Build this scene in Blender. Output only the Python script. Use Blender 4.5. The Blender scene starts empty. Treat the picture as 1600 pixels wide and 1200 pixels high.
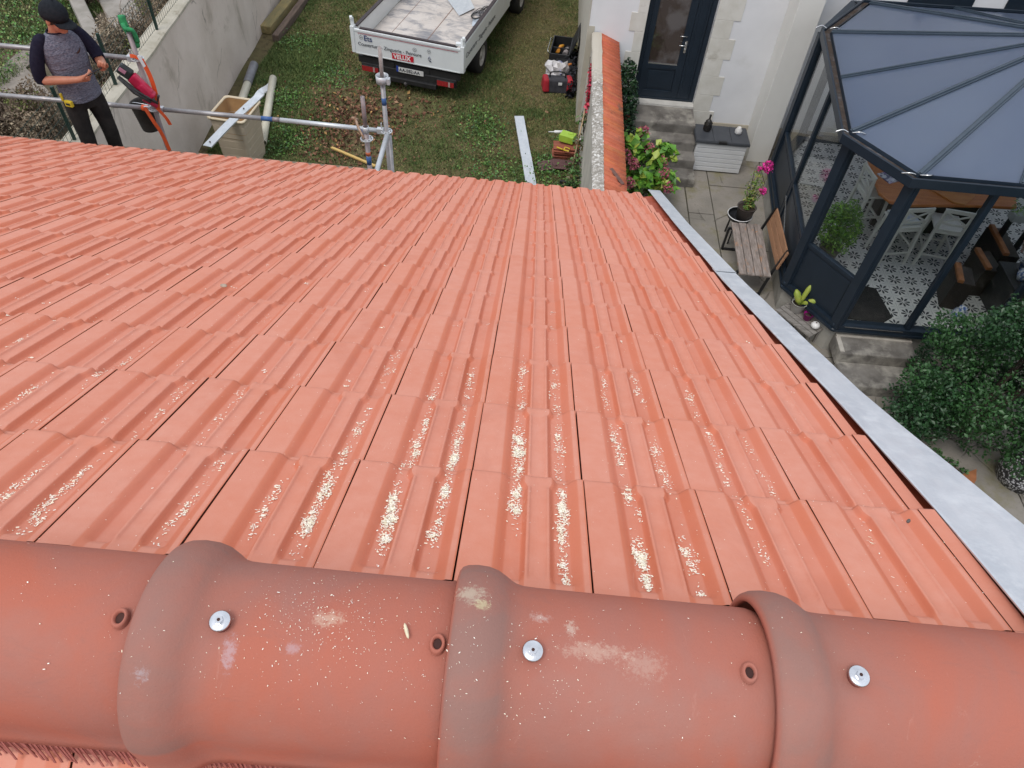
import bpy, bmesh, math, random
import numpy as np
from mathutils import Vector, Matrix
random.seed(7); RG = np.random.default_rng(7)
R_ = math.radians
S = bpy.context.scene
C = S.collection
# ------------------------------------------------------------------ camera
CAMZ = 7.3
cam = bpy.data.cameras.new('camera'); cam.sensor_width = 36; cam.lens = 25.875
cam.clip_start = .05; cam.clip_end = 400
camo = bpy.data.objects.new('camera', cam); C.objects.link(camo); S.camera = camo
RR = [[0.995951, 0.0703098, 0.0560185], [0.0898535, -0.7590935, -0.6447507], [-0.002809, 0.6471735, -0.7623375]]
M = Matrix.Identity(4)
for r in range(3):
    M[r][0] = RR[0][r]; M[r][1] = -RR[1][r]; M[r][2] = -RR[2][r]
M[2][3] = CAMZ
camo.matrix_world = M
# ------------------------------------------------------------------ world / light
W = bpy.data.worlds.new('World'); S.world = W; W.use_nodes = True
wn = W.node_tree.nodes; wl = W.node_tree.links
bg = wn['Background']; bg.inputs[1].default_value = .11
sky = wn.new('ShaderNodeTexSky'); sky.sky_type = 'NISHITA'; sky.sun_disc = False
SUN_EL, SUN_AZ = R_(62), R_(215)
sky.sun_elevation = SUN_EL; sky.sun_rotation = SUN_AZ; sky.dust_density = 3; sky.ozone_density = .6
wmix = wn.new('ShaderNodeMix'); wmix.data_type = 'RGBA'; wmix.inputs[0].default_value = .72
wl.new(sky.outputs[0], wmix.inputs[6]); wmix.inputs[7].default_value = (8.2, 8.7, 9.4, 1)
wl.new(wmix.outputs[2], bg.inputs[0])
sun = bpy.data.lights.new('sun', 'SUN'); sun.energy = 1.1; sun.angle = R_(25); sun.color = (1, .96, .9)
suno = bpy.data.objects.new('sun', sun); C.objects.link(suno)
sd = Vector((math.sin(SUN_AZ) * math.cos(SUN_EL), math.cos(SUN_AZ) * math.cos(SUN_EL), math.sin(SUN_EL)))
suno.rotation_euler = sd.to_track_quat('Z', 'Y').to_euler(); suno.location = (0, 0, 30)
S.view_settings.view_transform = 'Standard'; S.view_settings.look = 'None'
S.view_settings.exposure = 0.34; S.view_settings.gamma = 1

# ------------------------------------------------------------------ materials
def _bsdf(name):
    m = bpy.data.materials.new(name); m.use_nodes = True
    nt = m.node_tree; return m, nt, nt.nodes['Principled BSDF']
def nz(nt, co, scale, detail=5, rough=.55, dist=0):
    n = nt.nodes.new('ShaderNodeTexNoise'); n.inputs['Scale'].default_value = scale
    n.inputs['Detail'].default_value = detail; n.inputs['Roughness'].default_value = rough
    n.inputs['Distortion'].default_value = dist
    if co is not None: nt.links.new(co, n.inputs['Vector'])
    return n.outputs['Fac']
def ramp(nt, fac, p0, p1, c0=(0, 0, 0, 1), c1=(1, 1, 1, 1)):
    r = nt.nodes.new('ShaderNodeValToRGB'); e = r.color_ramp.elements
    e[0].position = p0; e[1].position = p1; e[0].color = c0; e[1].color = c1
    nt.links.new(fac, r.inputs[0]); return r.outputs[0]
def mixc(nt, fac, a, b):
    m = nt.nodes.new('ShaderNodeMix'); m.data_type = 'RGBA'
    for k, v in ((0, fac), (6, a), (7, b)):
        if isinstance(v, (int, float)): m.inputs[k].default_value = v
        elif isinstance(v, tuple): m.inputs[k].default_value = v if len(v) == 4 else (*v, 1)
        else: nt.links.new(v, m.inputs[k])
    return m.outputs[2]
def mth(nt, op, a, b=0.):
    m = nt.nodes.new('ShaderNodeMath'); m.operation = op
    for k, v in ((0, a), (1, b)):
        if isinstance(v, (int, float)): m.inputs[k].default_value = v
        else: nt.links.new(v, m.inputs[k])
    return m.outputs[0]
def oco(nt, scale=(1, 1, 1)):
    t = nt.nodes.new('ShaderNodeTexCoord'); mp = nt.nodes.new('ShaderNodeMapping')
    mp.inputs['Scale'].default_value = scale; nt.links.new(t.outputs['Object'], mp.inputs[0]); return mp.outputs[0]
def bump(nt, b, h, st, dist=.01):
    n = nt.nodes.new('ShaderNodeBump'); n.inputs['Strength'].default_value = st; n.inputs['Distance'].default_value = dist
    nt.links.new(h, n.inputs['Height']); nt.links.new(n.outputs[0], b.inputs['Normal'])
MATS = {}
def pm(name, c1, c2=None, scale=8, rough=.6, metal=0, bm=.15, stretch=(1, 1, 1), lo=.35, hi=.65, spec=.5, c3=None, s3=2.5, t3=(.5, .7), bdist=.004):
    if name in MATS: return MATS[name]
    m, nt, b = _bsdf(name); co = oco(nt, stretch)
    c2 = c2 or tuple(x * .8 for x in c1)
    f = nz(nt, co, scale); col = mixc(nt, ramp(nt, f, lo, hi), c1, c2)
    if c3: col = mixc(nt, ramp(nt, nz(nt, co, s3, 7, .65), *t3), col, c3)
    nt.links.new(col, b.inputs['Base Color'])
    b.inputs['Roughness'].default_value = rough; b.inputs['Metallic'].default_value = metal
    b.inputs['Specular IOR Level'].default_value = spec
    if bm: bump(nt, b, nz(nt, co, scale * 6, 4), bm, bdist)
    MATS[name] = m; return m
def vcol(name, rough=.6, spec=.4, trans=0, nzs=0, namt=.3):
    """colour from the mesh attribute 'col' (per leaf, blade, tile)"""
    if name in MATS: return MATS[name]
    m, nt, b = _bsdf(name); a = nt.nodes.new('ShaderNodeAttribute'); a.attribute_name = 'col'
    col = a.outputs['Color']
    if nzs:
        f = ramp(nt, nz(nt, oco(nt), nzs), .3, .7, (1 - namt,) * 3 + (1,), (1 + namt * .5,) * 3 + (1,))
        mm = nt.nodes.new('ShaderNodeMix'); mm.data_type = 'RGBA'; mm.blend_type = 'MULTIPLY'; mm.inputs[0].default_value = 1
        nt.links.new(col, mm.inputs[6]); nt.links.new(f, mm.inputs[7]); col = mm.outputs[2]
    nt.links.new(col, b.inputs['Base Color'])
    b.inputs['Roughness'].default_value = rough; b.inputs['Specular IOR Level'].default_value = spec
    MATS[name] = m; return m

# ------------------------------------------------------------------ mesh helpers
def link(name, me, mat=None, parent=None, smooth=False):
    o = bpy.data.objects.new(name, me); C.objects.link(o)
    if mat and not me.materials: me.materials.append(mat)
    if parent: o.parent = parent
    if smooth:
        me.polygons.foreach_set('use_smooth', [True] * len(me.polygons))
    return o
def tag(o, label=None, cat=None, group=None, kind=None):
    for k, v in (('label', label), ('category', cat), ('group', group), ('kind', kind)):
        if v: o[k] = v
    return o
def empty(name, loc, label=None, cat=None, group=None, rz=0):
    o = bpy.data.objects.new(name, None); o.empty_display_size = .1; C.objects.link(o)
    o.location = loc; o.rotation_euler = (0, 0, rz); return tag(o, label, cat, group)
def copy_tree(o, parent=None):
    c = o.copy(); C.objects.link(c)
    if parent: c.parent = parent
    for ch in [x for x in C.objects if x.parent == o]: copy_tree(ch, c)
    return c
def mesh_np(name, V, F, mat, parent=None, col=None, smooth=False, obj=True):
    """V (N,3) array; F (M,k) array"""
    me = bpy.data.meshes.new(name); F = np.asarray(F, np.int32); k = F.shape[1]
    me.vertices.add(len(V)); me.vertices.foreach_set('co', np.asarray(V, np.float32).ravel())
    me.loops.add(F.size); me.loops.foreach_set('vertex_index', F.ravel())
    me.polygons.add(len(F)); me.polygons.foreach_set('loop_start', np.arange(0, F.size, k, dtype=np.int32))
    me.update(calc_edges=True)
    if col is not None:
        a = me.attributes.new('col', 'FLOAT_COLOR', 'POINT')
        cc = np.ones((len(V), 4), np.float32); cc[:, :3] = col; a.data.foreach_set('color', cc.ravel())
    if smooth: me.polygons.foreach_set('use_smooth', np.ones(len(F), bool))
    me.materials.append(mat)
    o = bpy.data.objects.new(name, me); C.objects.link(o)
    if parent: o.parent = parent
    return o
class MB:
    def __init__(s): s.v = []; s.f = []; s.m = []; s.sm = []; s.cm = 0; s.cs = False
    def add(s, vs, fs, sm=None):
        n = len(s.v); s.v += [tuple(v) for v in vs]
        for f in fs: s.f.append(tuple(i + n for i in f)); s.m.append(s.cm); s.sm.append(s.cs if sm is None else sm)
        return s
    def box(s, c, d, rot=None, taper=1):
        x, y, z = (q / 2 for q in d); vs = []
        for sz in (-1, 1):
            t = taper if sz > 0 else 1
            for sx, sy in ((-1, -1), (1, -1), (1, 1), (-1, 1)): vs.append(Vector((sx * x * t, sy * y * t, sz * z)))
        if rot is not None:
            mt = rot if isinstance(rot, Matrix) else Matrix.Rotation(rot, 3, 'Z')
            vs = [mt @ v for v in vs]
        c = Vector(c); vs = [v + c for v in vs]
        return s.add(vs, [(3, 2, 1, 0), (4, 5, 6, 7), (0, 1, 5, 4), (1, 2, 6, 5), (2, 3, 7, 6), (3, 0, 4, 7)])
    def b2(s, a, b): return s.box([(p + q) / 2 for p, q in zip(a, b)], [abs(q - p) for p, q in zip(a, b)])
    def beam(s, p, q, w, h, up=(0, 0, 1)):
        p = Vector(p); q = Vector(q); d = (q - p); L = d.length; d.normalize(); up = Vector(up)
        sd = d.cross(up)
        if sd.length < 1e-4: sd = Vector((1, 0, 0))
        sd.normalize(); u2 = sd.cross(d)
        mt = Matrix((sd, d, u2)).transposed()
        return s.box((p + q) / 2, (w, L, h), mt)
    def path(s, pts, rad, n=10, cap=True, sq=None, sm=True):
        pts = [Vector(p) for p in pts]; k = len(pts)
        if not hasattr(rad, '__len__'): rad = [rad] * k
        vs = []; prev = None
        for i, p in enumerate(pts):
            d = (pts[min(i + 1, k - 1)] - pts[max(i - 1, 0)]).normalized()
            if prev is None:
                u = d.cross(Vector((0, 0, 1)))
                if u.length < 1e-3: u = Vector((1, 0, 0))
            else: u = prev - d * prev.dot(d)
            u.normalize(); prev = u; w = d.cross(u)
            r = rad[i]; ra, rb = (r if hasattr(r, '__len__') else (r, r))
            for j in range(n):
                a = 2 * math.pi * j / n; vs.append(p + u * (math.cos(a) * ra) + w * (math.sin(a) * rb))
        fs = [(i * n + j, i * n + (j + 1) % n, (i + 1) * n + (j + 1) % n, (i + 1) * n + j) for i in range(k - 1) for j in range(n)]
        s.add(vs, fs, sm)
        if cap: s.add([vs[j] for j in range(n)] + [vs[(k - 1) * n + j] for j in range(n)], [tuple(range(n))[::-1], tuple(range(n, 2 * n))], False)
        return s
    def tube(s, p, q, r, n=12, r2=None): return s.path([p, q], [r, r if r2 is None else r2], n)
    def lathe(s, prof, c=(0, 0, 0), n=20, axis='Z', cap=True):
        vs = []; c = Vector(c)
        for r, z in prof:
            for j in range(n):
                a = 2 * math.pi * j / n; x, y = r * math.cos(a), r * math.sin(a)
                v = {'Z': (x, y, z), 'X': (z, x, y), 'Y': (x, z, y)}[axis]; vs.append(c + Vector(v))
        k = len(prof)
        fs = [(i * n + j, i * n + (j + 1) % n, (i + 1) * n + (j + 1) % n, (i + 1) * n + j) for i in range(k - 1) for j in range(n)]
        s.add(vs, fs, True); return s
    def prism(s, poly, z0, z1):
        n = len(poly); vs = [(x, y, z0) for x, y in poly] + [(x, y, z1) for x, y in poly]
        return s.add(vs, [tuple(range(n))[::-1], tuple(range(n, 2 * n))] + [(i, (i + 1) % n, n + (i + 1) % n, n + i) for i in range(n)])
    def ell(s, c, r, nu=14, nv=9, rot=None):
        vs = []; c = Vector(c)
        for i in range(nv + 1):
            t = math.pi * i / nv
            for j in range(nu):
                a = 2 * math.pi * j / nu
                v = Vector((r[0] * math.sin(t) * math.cos(a), r[1] * math.sin(t) * math.sin(a), r[2] * math.cos(t)))
                vs.append(c + (rot @ v if rot else v))
        fs = [(i * nu + j, (i + 1) * nu + j, (i + 1) * nu + (j + 1) % nu, i * nu + (j + 1) % nu) for i in range(nv) for j in range(nu)]
        return s.add(vs, fs, True)
    def grid(s, P, closed_u=False, sm=True):
        nv = len(P); nu = len(P[0]); vs = [p for row in P for p in row]
        fs = [(i * nu + j, i * nu + (j + 1) % nu, (i + 1) * nu + (j + 1) % nu, (i + 1) * nu + j) for i in range(nv - 1) for j in range(nu if closed_u else nu - 1)]
        return s.add(vs, fs, sm)
    def build(s, name, mats, parent=None, bevel=0, solid=0, subsurf=0, mat=None, remesh=0):
        me = bpy.data.meshes.new(name); me.from_pydata(s.v, [], s.f)
        for m in (mats if isinstance(mats, (list, tuple)) else [mats]): me.materials.append(m)
        me.polygons.foreach_set('material_index', s.m); me.polygons.foreach_set('use_smooth', s.sm)
        bm_ = bmesh.new(); bm_.from_mesh(me); bmesh.ops.remove_doubles(bm_, verts=bm_.verts, dist=1e-5)
        bmesh.ops.recalc_face_normals(bm_, faces=bm_.faces); bm_.to_mesh(me); bm_.free()
        o = bpy.data.objects.new(name, me); C.objects.link(o)
        if parent: o.parent = parent
        if remesh:
            r = o.modifiers.new('r', 'REMESH'); r.mode = 'VOXEL'; r.voxel_size = remesh; r.use_smooth_shade = True
            q = o.modifiers.new('s', 'SMOOTH'); q.iterations = 3; q.factor = .5
        if solid:
            q = o.modifiers.new('s', 'SOLIDIFY'); q.thickness = solid; q.offset = -1
        if bevel:
            q = o.modifiers.new('b', 'BEVEL'); q.width = bevel; q.segments = 2; q.limit_method = 'ANGLE'; q.angle_limit = R_(40)
        if subsurf:
            q = o.modifiers.new('u', 'SUBSURF'); q.levels = q.render_levels = subsurf
        return o
def smooth_pts(pts, n=6):
    """Catmull-Rom through the points"""
    P = [Vector(p) for p in pts]; P = [P[0] * 2 - P[1]] + P + [P[-1] * 2 - P[-2]]; out = []
    for i in range(1, len(P) - 2):
        for k in range(n):
            t = k / n; a, b, c, d = P[i - 1:i + 3]
            out.append(.5 * ((2 * b) + (c - a) * t + (2 * a - 5 * b + 4 * c - d) * t * t + (3 * b - a - 3 * c + d) * t ** 3))
    out.append(P[-2]); return out
def text(name, body, size, mw, mat, parent=None, depth=.002, bold=0, align='LEFT'):
    cu = bpy.data.curves.new(name, 'FONT'); cu.body = body; cu.size = size; cu.extrude = depth; cu.offset = bold; cu.align_x = align
    o = bpy.data.objects.new(name, cu); C.objects.link(o)
    me = bpy.data.meshes.new_from_object(o.evaluated_get(bpy.context.evaluated_depsgraph_get()))
    bpy.data.objects.remove(o); me.materials.clear(); me.materials.append(mat); me.name = name
    o = bpy.data.objects.new(name, me); C.objects.link(o)
    if parent: o.parent = parent
    o.matrix_local = mw; return o

# ================================================================== THE TILED HOUSE WE LOOK OVER
SL = .4796625; cs, sn = math.cos(SL), math.sin(SL)
HP = .8031973; U0 = .173954; D0 = 1.4553085; LT = .3770827; WT = .25
YA, ZA = .347, None
ZA = CAMZ - (HP + YA * sn) / cs
def rp(u, d, off=0.):                      # roof coordinates (u along ridge, d down the slope, off above the plane)
    return (u, d * cs + (-HP + off) * sn, CAMZ - d * sn + (-HP + off) * cs)
def d_of_y(y): return (y + HP * sn) / cs

def tile_material(name='terracotta_tile'):
    m, nt, b = _bsdf(name); co = oco(nt)
    a = nt.nodes.new('ShaderNodeAttribute'); a.attribute_name = 'col'
    sp = nt.nodes.new('ShaderNodeSeparateColor'); nt.links.new(a.outputs['Color'], sp.inputs[0])
    var, dust = sp.outputs[0], sp.outputs[1]
    base = mixc(nt, var, (.56, .150, .072, 1), (.61, .185, .10, 1))
    base = mixc(nt, ramp(nt, nz(nt, co, 3.2, 6, .6), .35, .7), base, (.60, .20, .125, 1))
    dn = mth(nt, 'MULTIPLY', dust, ramp(nt, nz(nt, co, 22, 6, .65), .25, .8, (.45,) * 3 + (1,), (1, 1, 1, 1)))
    base = mixc(nt, mth(nt, 'MULTIPLY', dn, .64), base, (.71, .365, .285, 1))
    fine = ramp(nt, nz(nt, co, 420, 3, .7), .70, .80)
    base = mixc(nt, mth(nt, 'MULTIPLY', fine, .35), base, (.75, .5, .4, 1))
    st2 = ramp(nt, nz(nt, oco(nt, (2.2, 1, 1)), 2.1, 8, .7, .6), .54, .72)
    base = mixc(nt, mth(nt, 'MULTIPLY', st2, .22), base, (.42, .13, .085, 1))
    # pale scuffs and rubbed streaks with shapes of their own
    sc = ramp(nt, nz(nt, oco(nt, (30, 6, 6)), 1.4, 6, .7, 1.2), .63, .72)
    base = mixc(nt, mth(nt, 'MULTIPLY', sc, .22), base, (.74, .42, .33, 1))
    nt.links.new(base, b.inputs['Base Color'])
    b.inputs['Roughness'].default_value = .68; b.inputs['Specular IOR Level'].default_value = .3
    h = mth(nt, 'ADD', nz(nt, co, 260, 4, .6), mth(nt, 'MULTIPLY', nz(nt, co, 30, 4), 2.0))
    bump(nt, b, h, .22, .0016)
    return m
M_tile = tile_material()

def tile_grid():
    us = [0, .006, .02, .08, .15, .225, .25, .265, .285, .31, .335, .352, .39, .43, .458, .470, .484, .497, .503, .520, .528, .540, .60, .648, .660, .667, .683, .690, .706, .722, .738, .75, .80, .845, .86, .885, .91, .93, .943, .955, .975, .983, .990]
    def H(u):
        xs = [0, .25, .285, .335, .352, .458, .470, .497, .503, .522, .532, .654, .664, .685, .691, .722, .738, .845, .862, .925, .945, .99]
        ys = [.0150, .0150, .0122, .0018, 0, 0, .0014, .0145, .0172, .0169, .0120, .0120, .0169, .0172, .0145, .0014, 0, 0, .0012, .0138, .0160, .0160]
        return float(np.interp(u, xs, ys))
    vs = [0, .015, .03, .045, .060, .075, .09, .105, .3, .6, .85, .865, .88, .895, .92, .945, .97, .988, 1.0]
    def rail(u): return (.497 <= u <= .530) or (.655 <= u <= .691)
    G = []; DU = []
    for v in vs:
        row = []; dr = []
        fl = min(1, max(0, (v - .865) / .055)); fl = fl * fl * (3 - 2 * fl); dlt = .042 * fl
        for u in us:
            uu = float(np.interp(u, [0, .34, .458, .60, .738, .85, 1], [0, .34, .458 - dlt, .60, .738 + dlt * .9, .85, 1])) if fl > 0 else u
            h = H(u)
            if rail(u): h = .0138 + (h - .0138) * (1 - min(1, max(0, (v - .85) / .03))) * min(1, max(0, (v - .06) / .04))
            cl = 1 - min(1, max(0, (v - .03) / .075)); cl = cl * cl * (3 - 2 * cl)
            if h < .0135: h = h + (.0135 - h) * cl
            if v > .97: h -= .0030 * ((v - .97) / .03) ** 2
            row.append((uu, v, h))
            steep = (.255 < u < .345) or (.462 < u < .50) or (.688 < u < .735) or (.85 < u < .935) or u < .003 or u > .98
            dr.append(.12 if steep else (.75 if h < .003 else 1.0))
        G.append(row); DU.append(dr)
    return np.array(G), np.array(DU), us, vs
TILT = .020
def build_roof(name, sign, cols, rows, parent, head=True):
    G, DU, us, vs = tile_grid(); nv, nu = G.shape[:2]
    V0 = G.reshape(-1, 3).copy(); D0_ = DU.ravel().copy()
    F0 = [(i * nu + j, i * nu + j + 1, (i + 1) * nu + j + 1, (i + 1) * nu + j) for i in range(nv - 1) for j in range(nu - 1)]
    # skirts: butt end, left and right sides
    edges = [[(nv - 1) * nu + j for j in range(nu)], [i * nu for i in range(nv)][::-1], [i * nu + nu - 1 for i in range(nv)]]
    V = [tuple(v) for v in V0]; D = list(D0_)
    for k, e in enumerate(edges):
        n = len(V)
        for i in e: x = V[i]; V.append((x[0], x[1], x[2] - .034 if k == 0 else x[2] - .026)); D.append(.1)
        for a in range(len(e) - 1): F0.append((e[a], e[a + 1], n + a + 1, n + a))
    V0 = np.array(V); D0_ = np.array(D); F0 = np.array(F0)
    allV, allF, allC = [], [], []; base = 0
    rg = np.random.default_rng(11 if sign > 0 else 12)
    for row in range(-1, rows):
        for j in cols:
            ww = 1.0
            ju, wf = j
            V = V0.copy(); keep = None
            if row == -1:
                # the tile head above row 0, mostly under the ridge
                V = V0.copy(); V[:, 2] = np.where(np.arange(len(V)) < nu * nv, .0136, V[:, 2])
            if wf < 1:
                V = V0.copy(); V[:, 2] = np.where(np.arange(len(V)) < nu * nv, .0172, V[:, 2])
            jt = np.clip(rg.normal(0, 1, 5), -1.8, 1.8)
            u = U0 + (ju + V[:, 0] * wf + .003) * WT + jt[0] * .0005
            vv = V[:, 1] + jt[1] * .0018
            d = D0 + (row - 1 + vv) * LT
            off = -.0178 + V[:, 2] - TILT * (1 - (V[:, 1] if row >= 0 else 0 * V[:, 1] + .0)) + jt[2] * .0004 + (V[:, 0] - .5) * jt[3] * .0012
            u = u + (V[:, 1] - .5) * jt[4] * .0009
            y = d * cs + (-HP + off) * sn; z = CAMZ - d * sn + (-HP + off) * cs
            if sign < 0: y = 2 * YA - y
            allV.append(np.stack([u, y, z], 1)); allF.append(F0 + base if sign > 0 else F0[:, ::-1] + base); base += len(V)
            c = np.zeros((len(V), 3)); c[:, 0] = rg.random(); c[:, 1] = (D0_ if wf == 1 else np.where(np.arange(len(V)) < nu * nv, .9, .1)) * (.75 + .25 * rg.random()); allC.append(c)
    return mesh_np(name, np.concatenate(allV), np.concatenate(allF), M_tile, parent, np.concatenate(allC))
house = empty('tiled_house', (-4, .35, 0), 'low house under the new orange terracotta tile roof in the foreground', 'house')
def ph(o):                                # parent to the house without moving
    o.parent = house; o.matrix_parent_inverse = Matrix.Translation((-house.location[0], -house.location[1], 0)); return o
COLS = [(j, 1.0) for j in range(-40, 3)] + [(3, .145)]
# full tiles plus one narrow cut strip along the verge
ph(build_roof('roof', 1, COLS, 15, None))
ph(build_roof('rear_roof', -1, COLS, 15, None))
M_deck = pm('underlay', (.20, .055, .035), (.13, .035, .025), 20)
mb = MB()
for sg in (1, -1):
    a = [rp(-9.85, d_of_y(YA), -.05), rp(.975, d_of_y(YA), -.05), rp(.975, D0 + 13.98 * LT, -.05), rp(-9.85, D0 + 13.98 * LT, -.05)]
    if sg < 0: a = [(x, 2 * YA - y, z) for x, y, z in a]
    mb.add(a, [(0, 1, 2, 3)])
ph(mb.build('roof_deck', M_deck, solid=.03))
# gable and eaves walls
M_render = pm('lime_render', (.55, .50, .42), (.46, .41, .34), 3, .9, bm=.3)
ze = rp(0, D0 + 13.6 * LT, 0)[2] - .12; ye = rp(0, D0 + 13.2 * LT, 0)[1]
mb = MB(); prof = [(2 * YA - ye, 0), (ye, 0), (ye, ze), (YA, ZA - .16), (2 * YA - ye, ze)]
n = 5; vs = [(-9.8, y, z) for y, z in prof] + [(.93, y, z) for y, z in prof]
mb.add(vs, [tuple(range(5)), tuple(range(5, 10))[::-1]] + [(i, (i + 1) % 5, 5 + (i + 1) % 5, 5 + i) for i in range(5)])
ph(mb.build('wall', M_render))

# zinc verge flashing
def zinc_material(name, c1, c2, c3):
    m, nt, b = _bsdf(name); co = oco(nt)
    f = nz(nt, oco(nt, (3, 1, 1)), 4, 8, .65, .6); f2 = nz(nt, co, 16, 8, .7)
    col = mixc(nt, ramp(nt, f, .38, .64), c1, c2); col = mixc(nt, ramp(nt, f2, .5, .75), col, c3)
    nt.links.new(col, b.inputs['Base Color']); b.inputs['Metallic'].default_value = .55; b.inputs['Roughness'].default_value = .42
    nt.links.new(ramp(nt, f2, .2, .8, (.33,) * 3 + (1,), (.55,) * 3 + (1,)), b.inputs['Roughness'])
    bump(nt, b, mth(nt, 'ADD', f, nz(nt, co, 90, 3)), .12, .004); return m
M_zinc = zinc_material('zinc_sheet', (.58, .62, .66), (.68, .71, .74), (.76, .78, .80))
YF = [-5, .55, .9, 1.5, 2.8, 4.2, 5.8]
FLI = [.945, .945, .965, .975, .967, 1.0, 1.06]; FLO = [1.20, 1.175, 1.14, 1.085, 1.072, 1.10, 1.17]
def fl_in(y): return float(np.interp(y, YF, FLI))
def fl_out(y): return float(np.interp(y, YF, FLO))
def flashing(y0, y1, sign, lift):
    mb = MB(); n = 26; P = []
    for i in range(n + 1):
        y = y0 + (y1 - y0) * i / n; d = d_of_y(y); w = .0012 * math.sin(i * 1.9) + .0008 * math.sin(i * 4.3)
        a, c = fl_in(y), fl_out(y); row = []
        for x, o in ((a + .010, -.012), (a + .001, -.004), (a + w, .0), (a + .004, .0025), ((a + c) / 2, .003 + w), (c - .004, .004 + w), (c, .001), (c + .001, -.07), (c + .012, -.085)):
            p = rp(x, d, o + lift)
            if sign < 0: p = (p[0], 2 * YA - p[1], p[2])
            row.append(p)
        P.append(row)
    mb.grid(P, sm=False); return ph(mb.build('verge_flashing', M_zinc, solid=.0012))
flashing(2.93, 5.78, 1, 0.004); flashing(.30, 3.0, 1, 0); flashing(.35, 5.7, -1, 0)
# lower verge course seen between the cut tiles and the flashing
M_verge = pm('verge_terracotta', (.42, .075, .028), (.32, .055, .022), 9, .6, c3=(.50, .13, .07), s3=5)
mb = MB()
for r in range(15):
    for sg in (1, -1):
        y0 = D0 + (r - 1) * LT; a = [rp(.950, y0, -.060), rp(1.09, y0, -.035), rp(1.09, y0 + LT, -.020), rp(.950, y0 + LT, -.048), rp(.950, y0 + LT, -.06), rp(1.09, y0 + LT, -.05)]
        if sg < 0: a = [(x, 2 * YA - y, z) for x, y, z in a]
        mb.add(a, [(0, 1, 2, 3), (3, 2, 5, 4)])
ph(mb.build('verge_course', M_verge))
mb = MB(); mb.path([rp(-9.85, D0 + 14.1 * LT, -.12), rp(1.0, D0 + 14.1 * LT, -.12)], .06, 14)
ph(mb.build('gutter', M_zinc))

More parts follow.
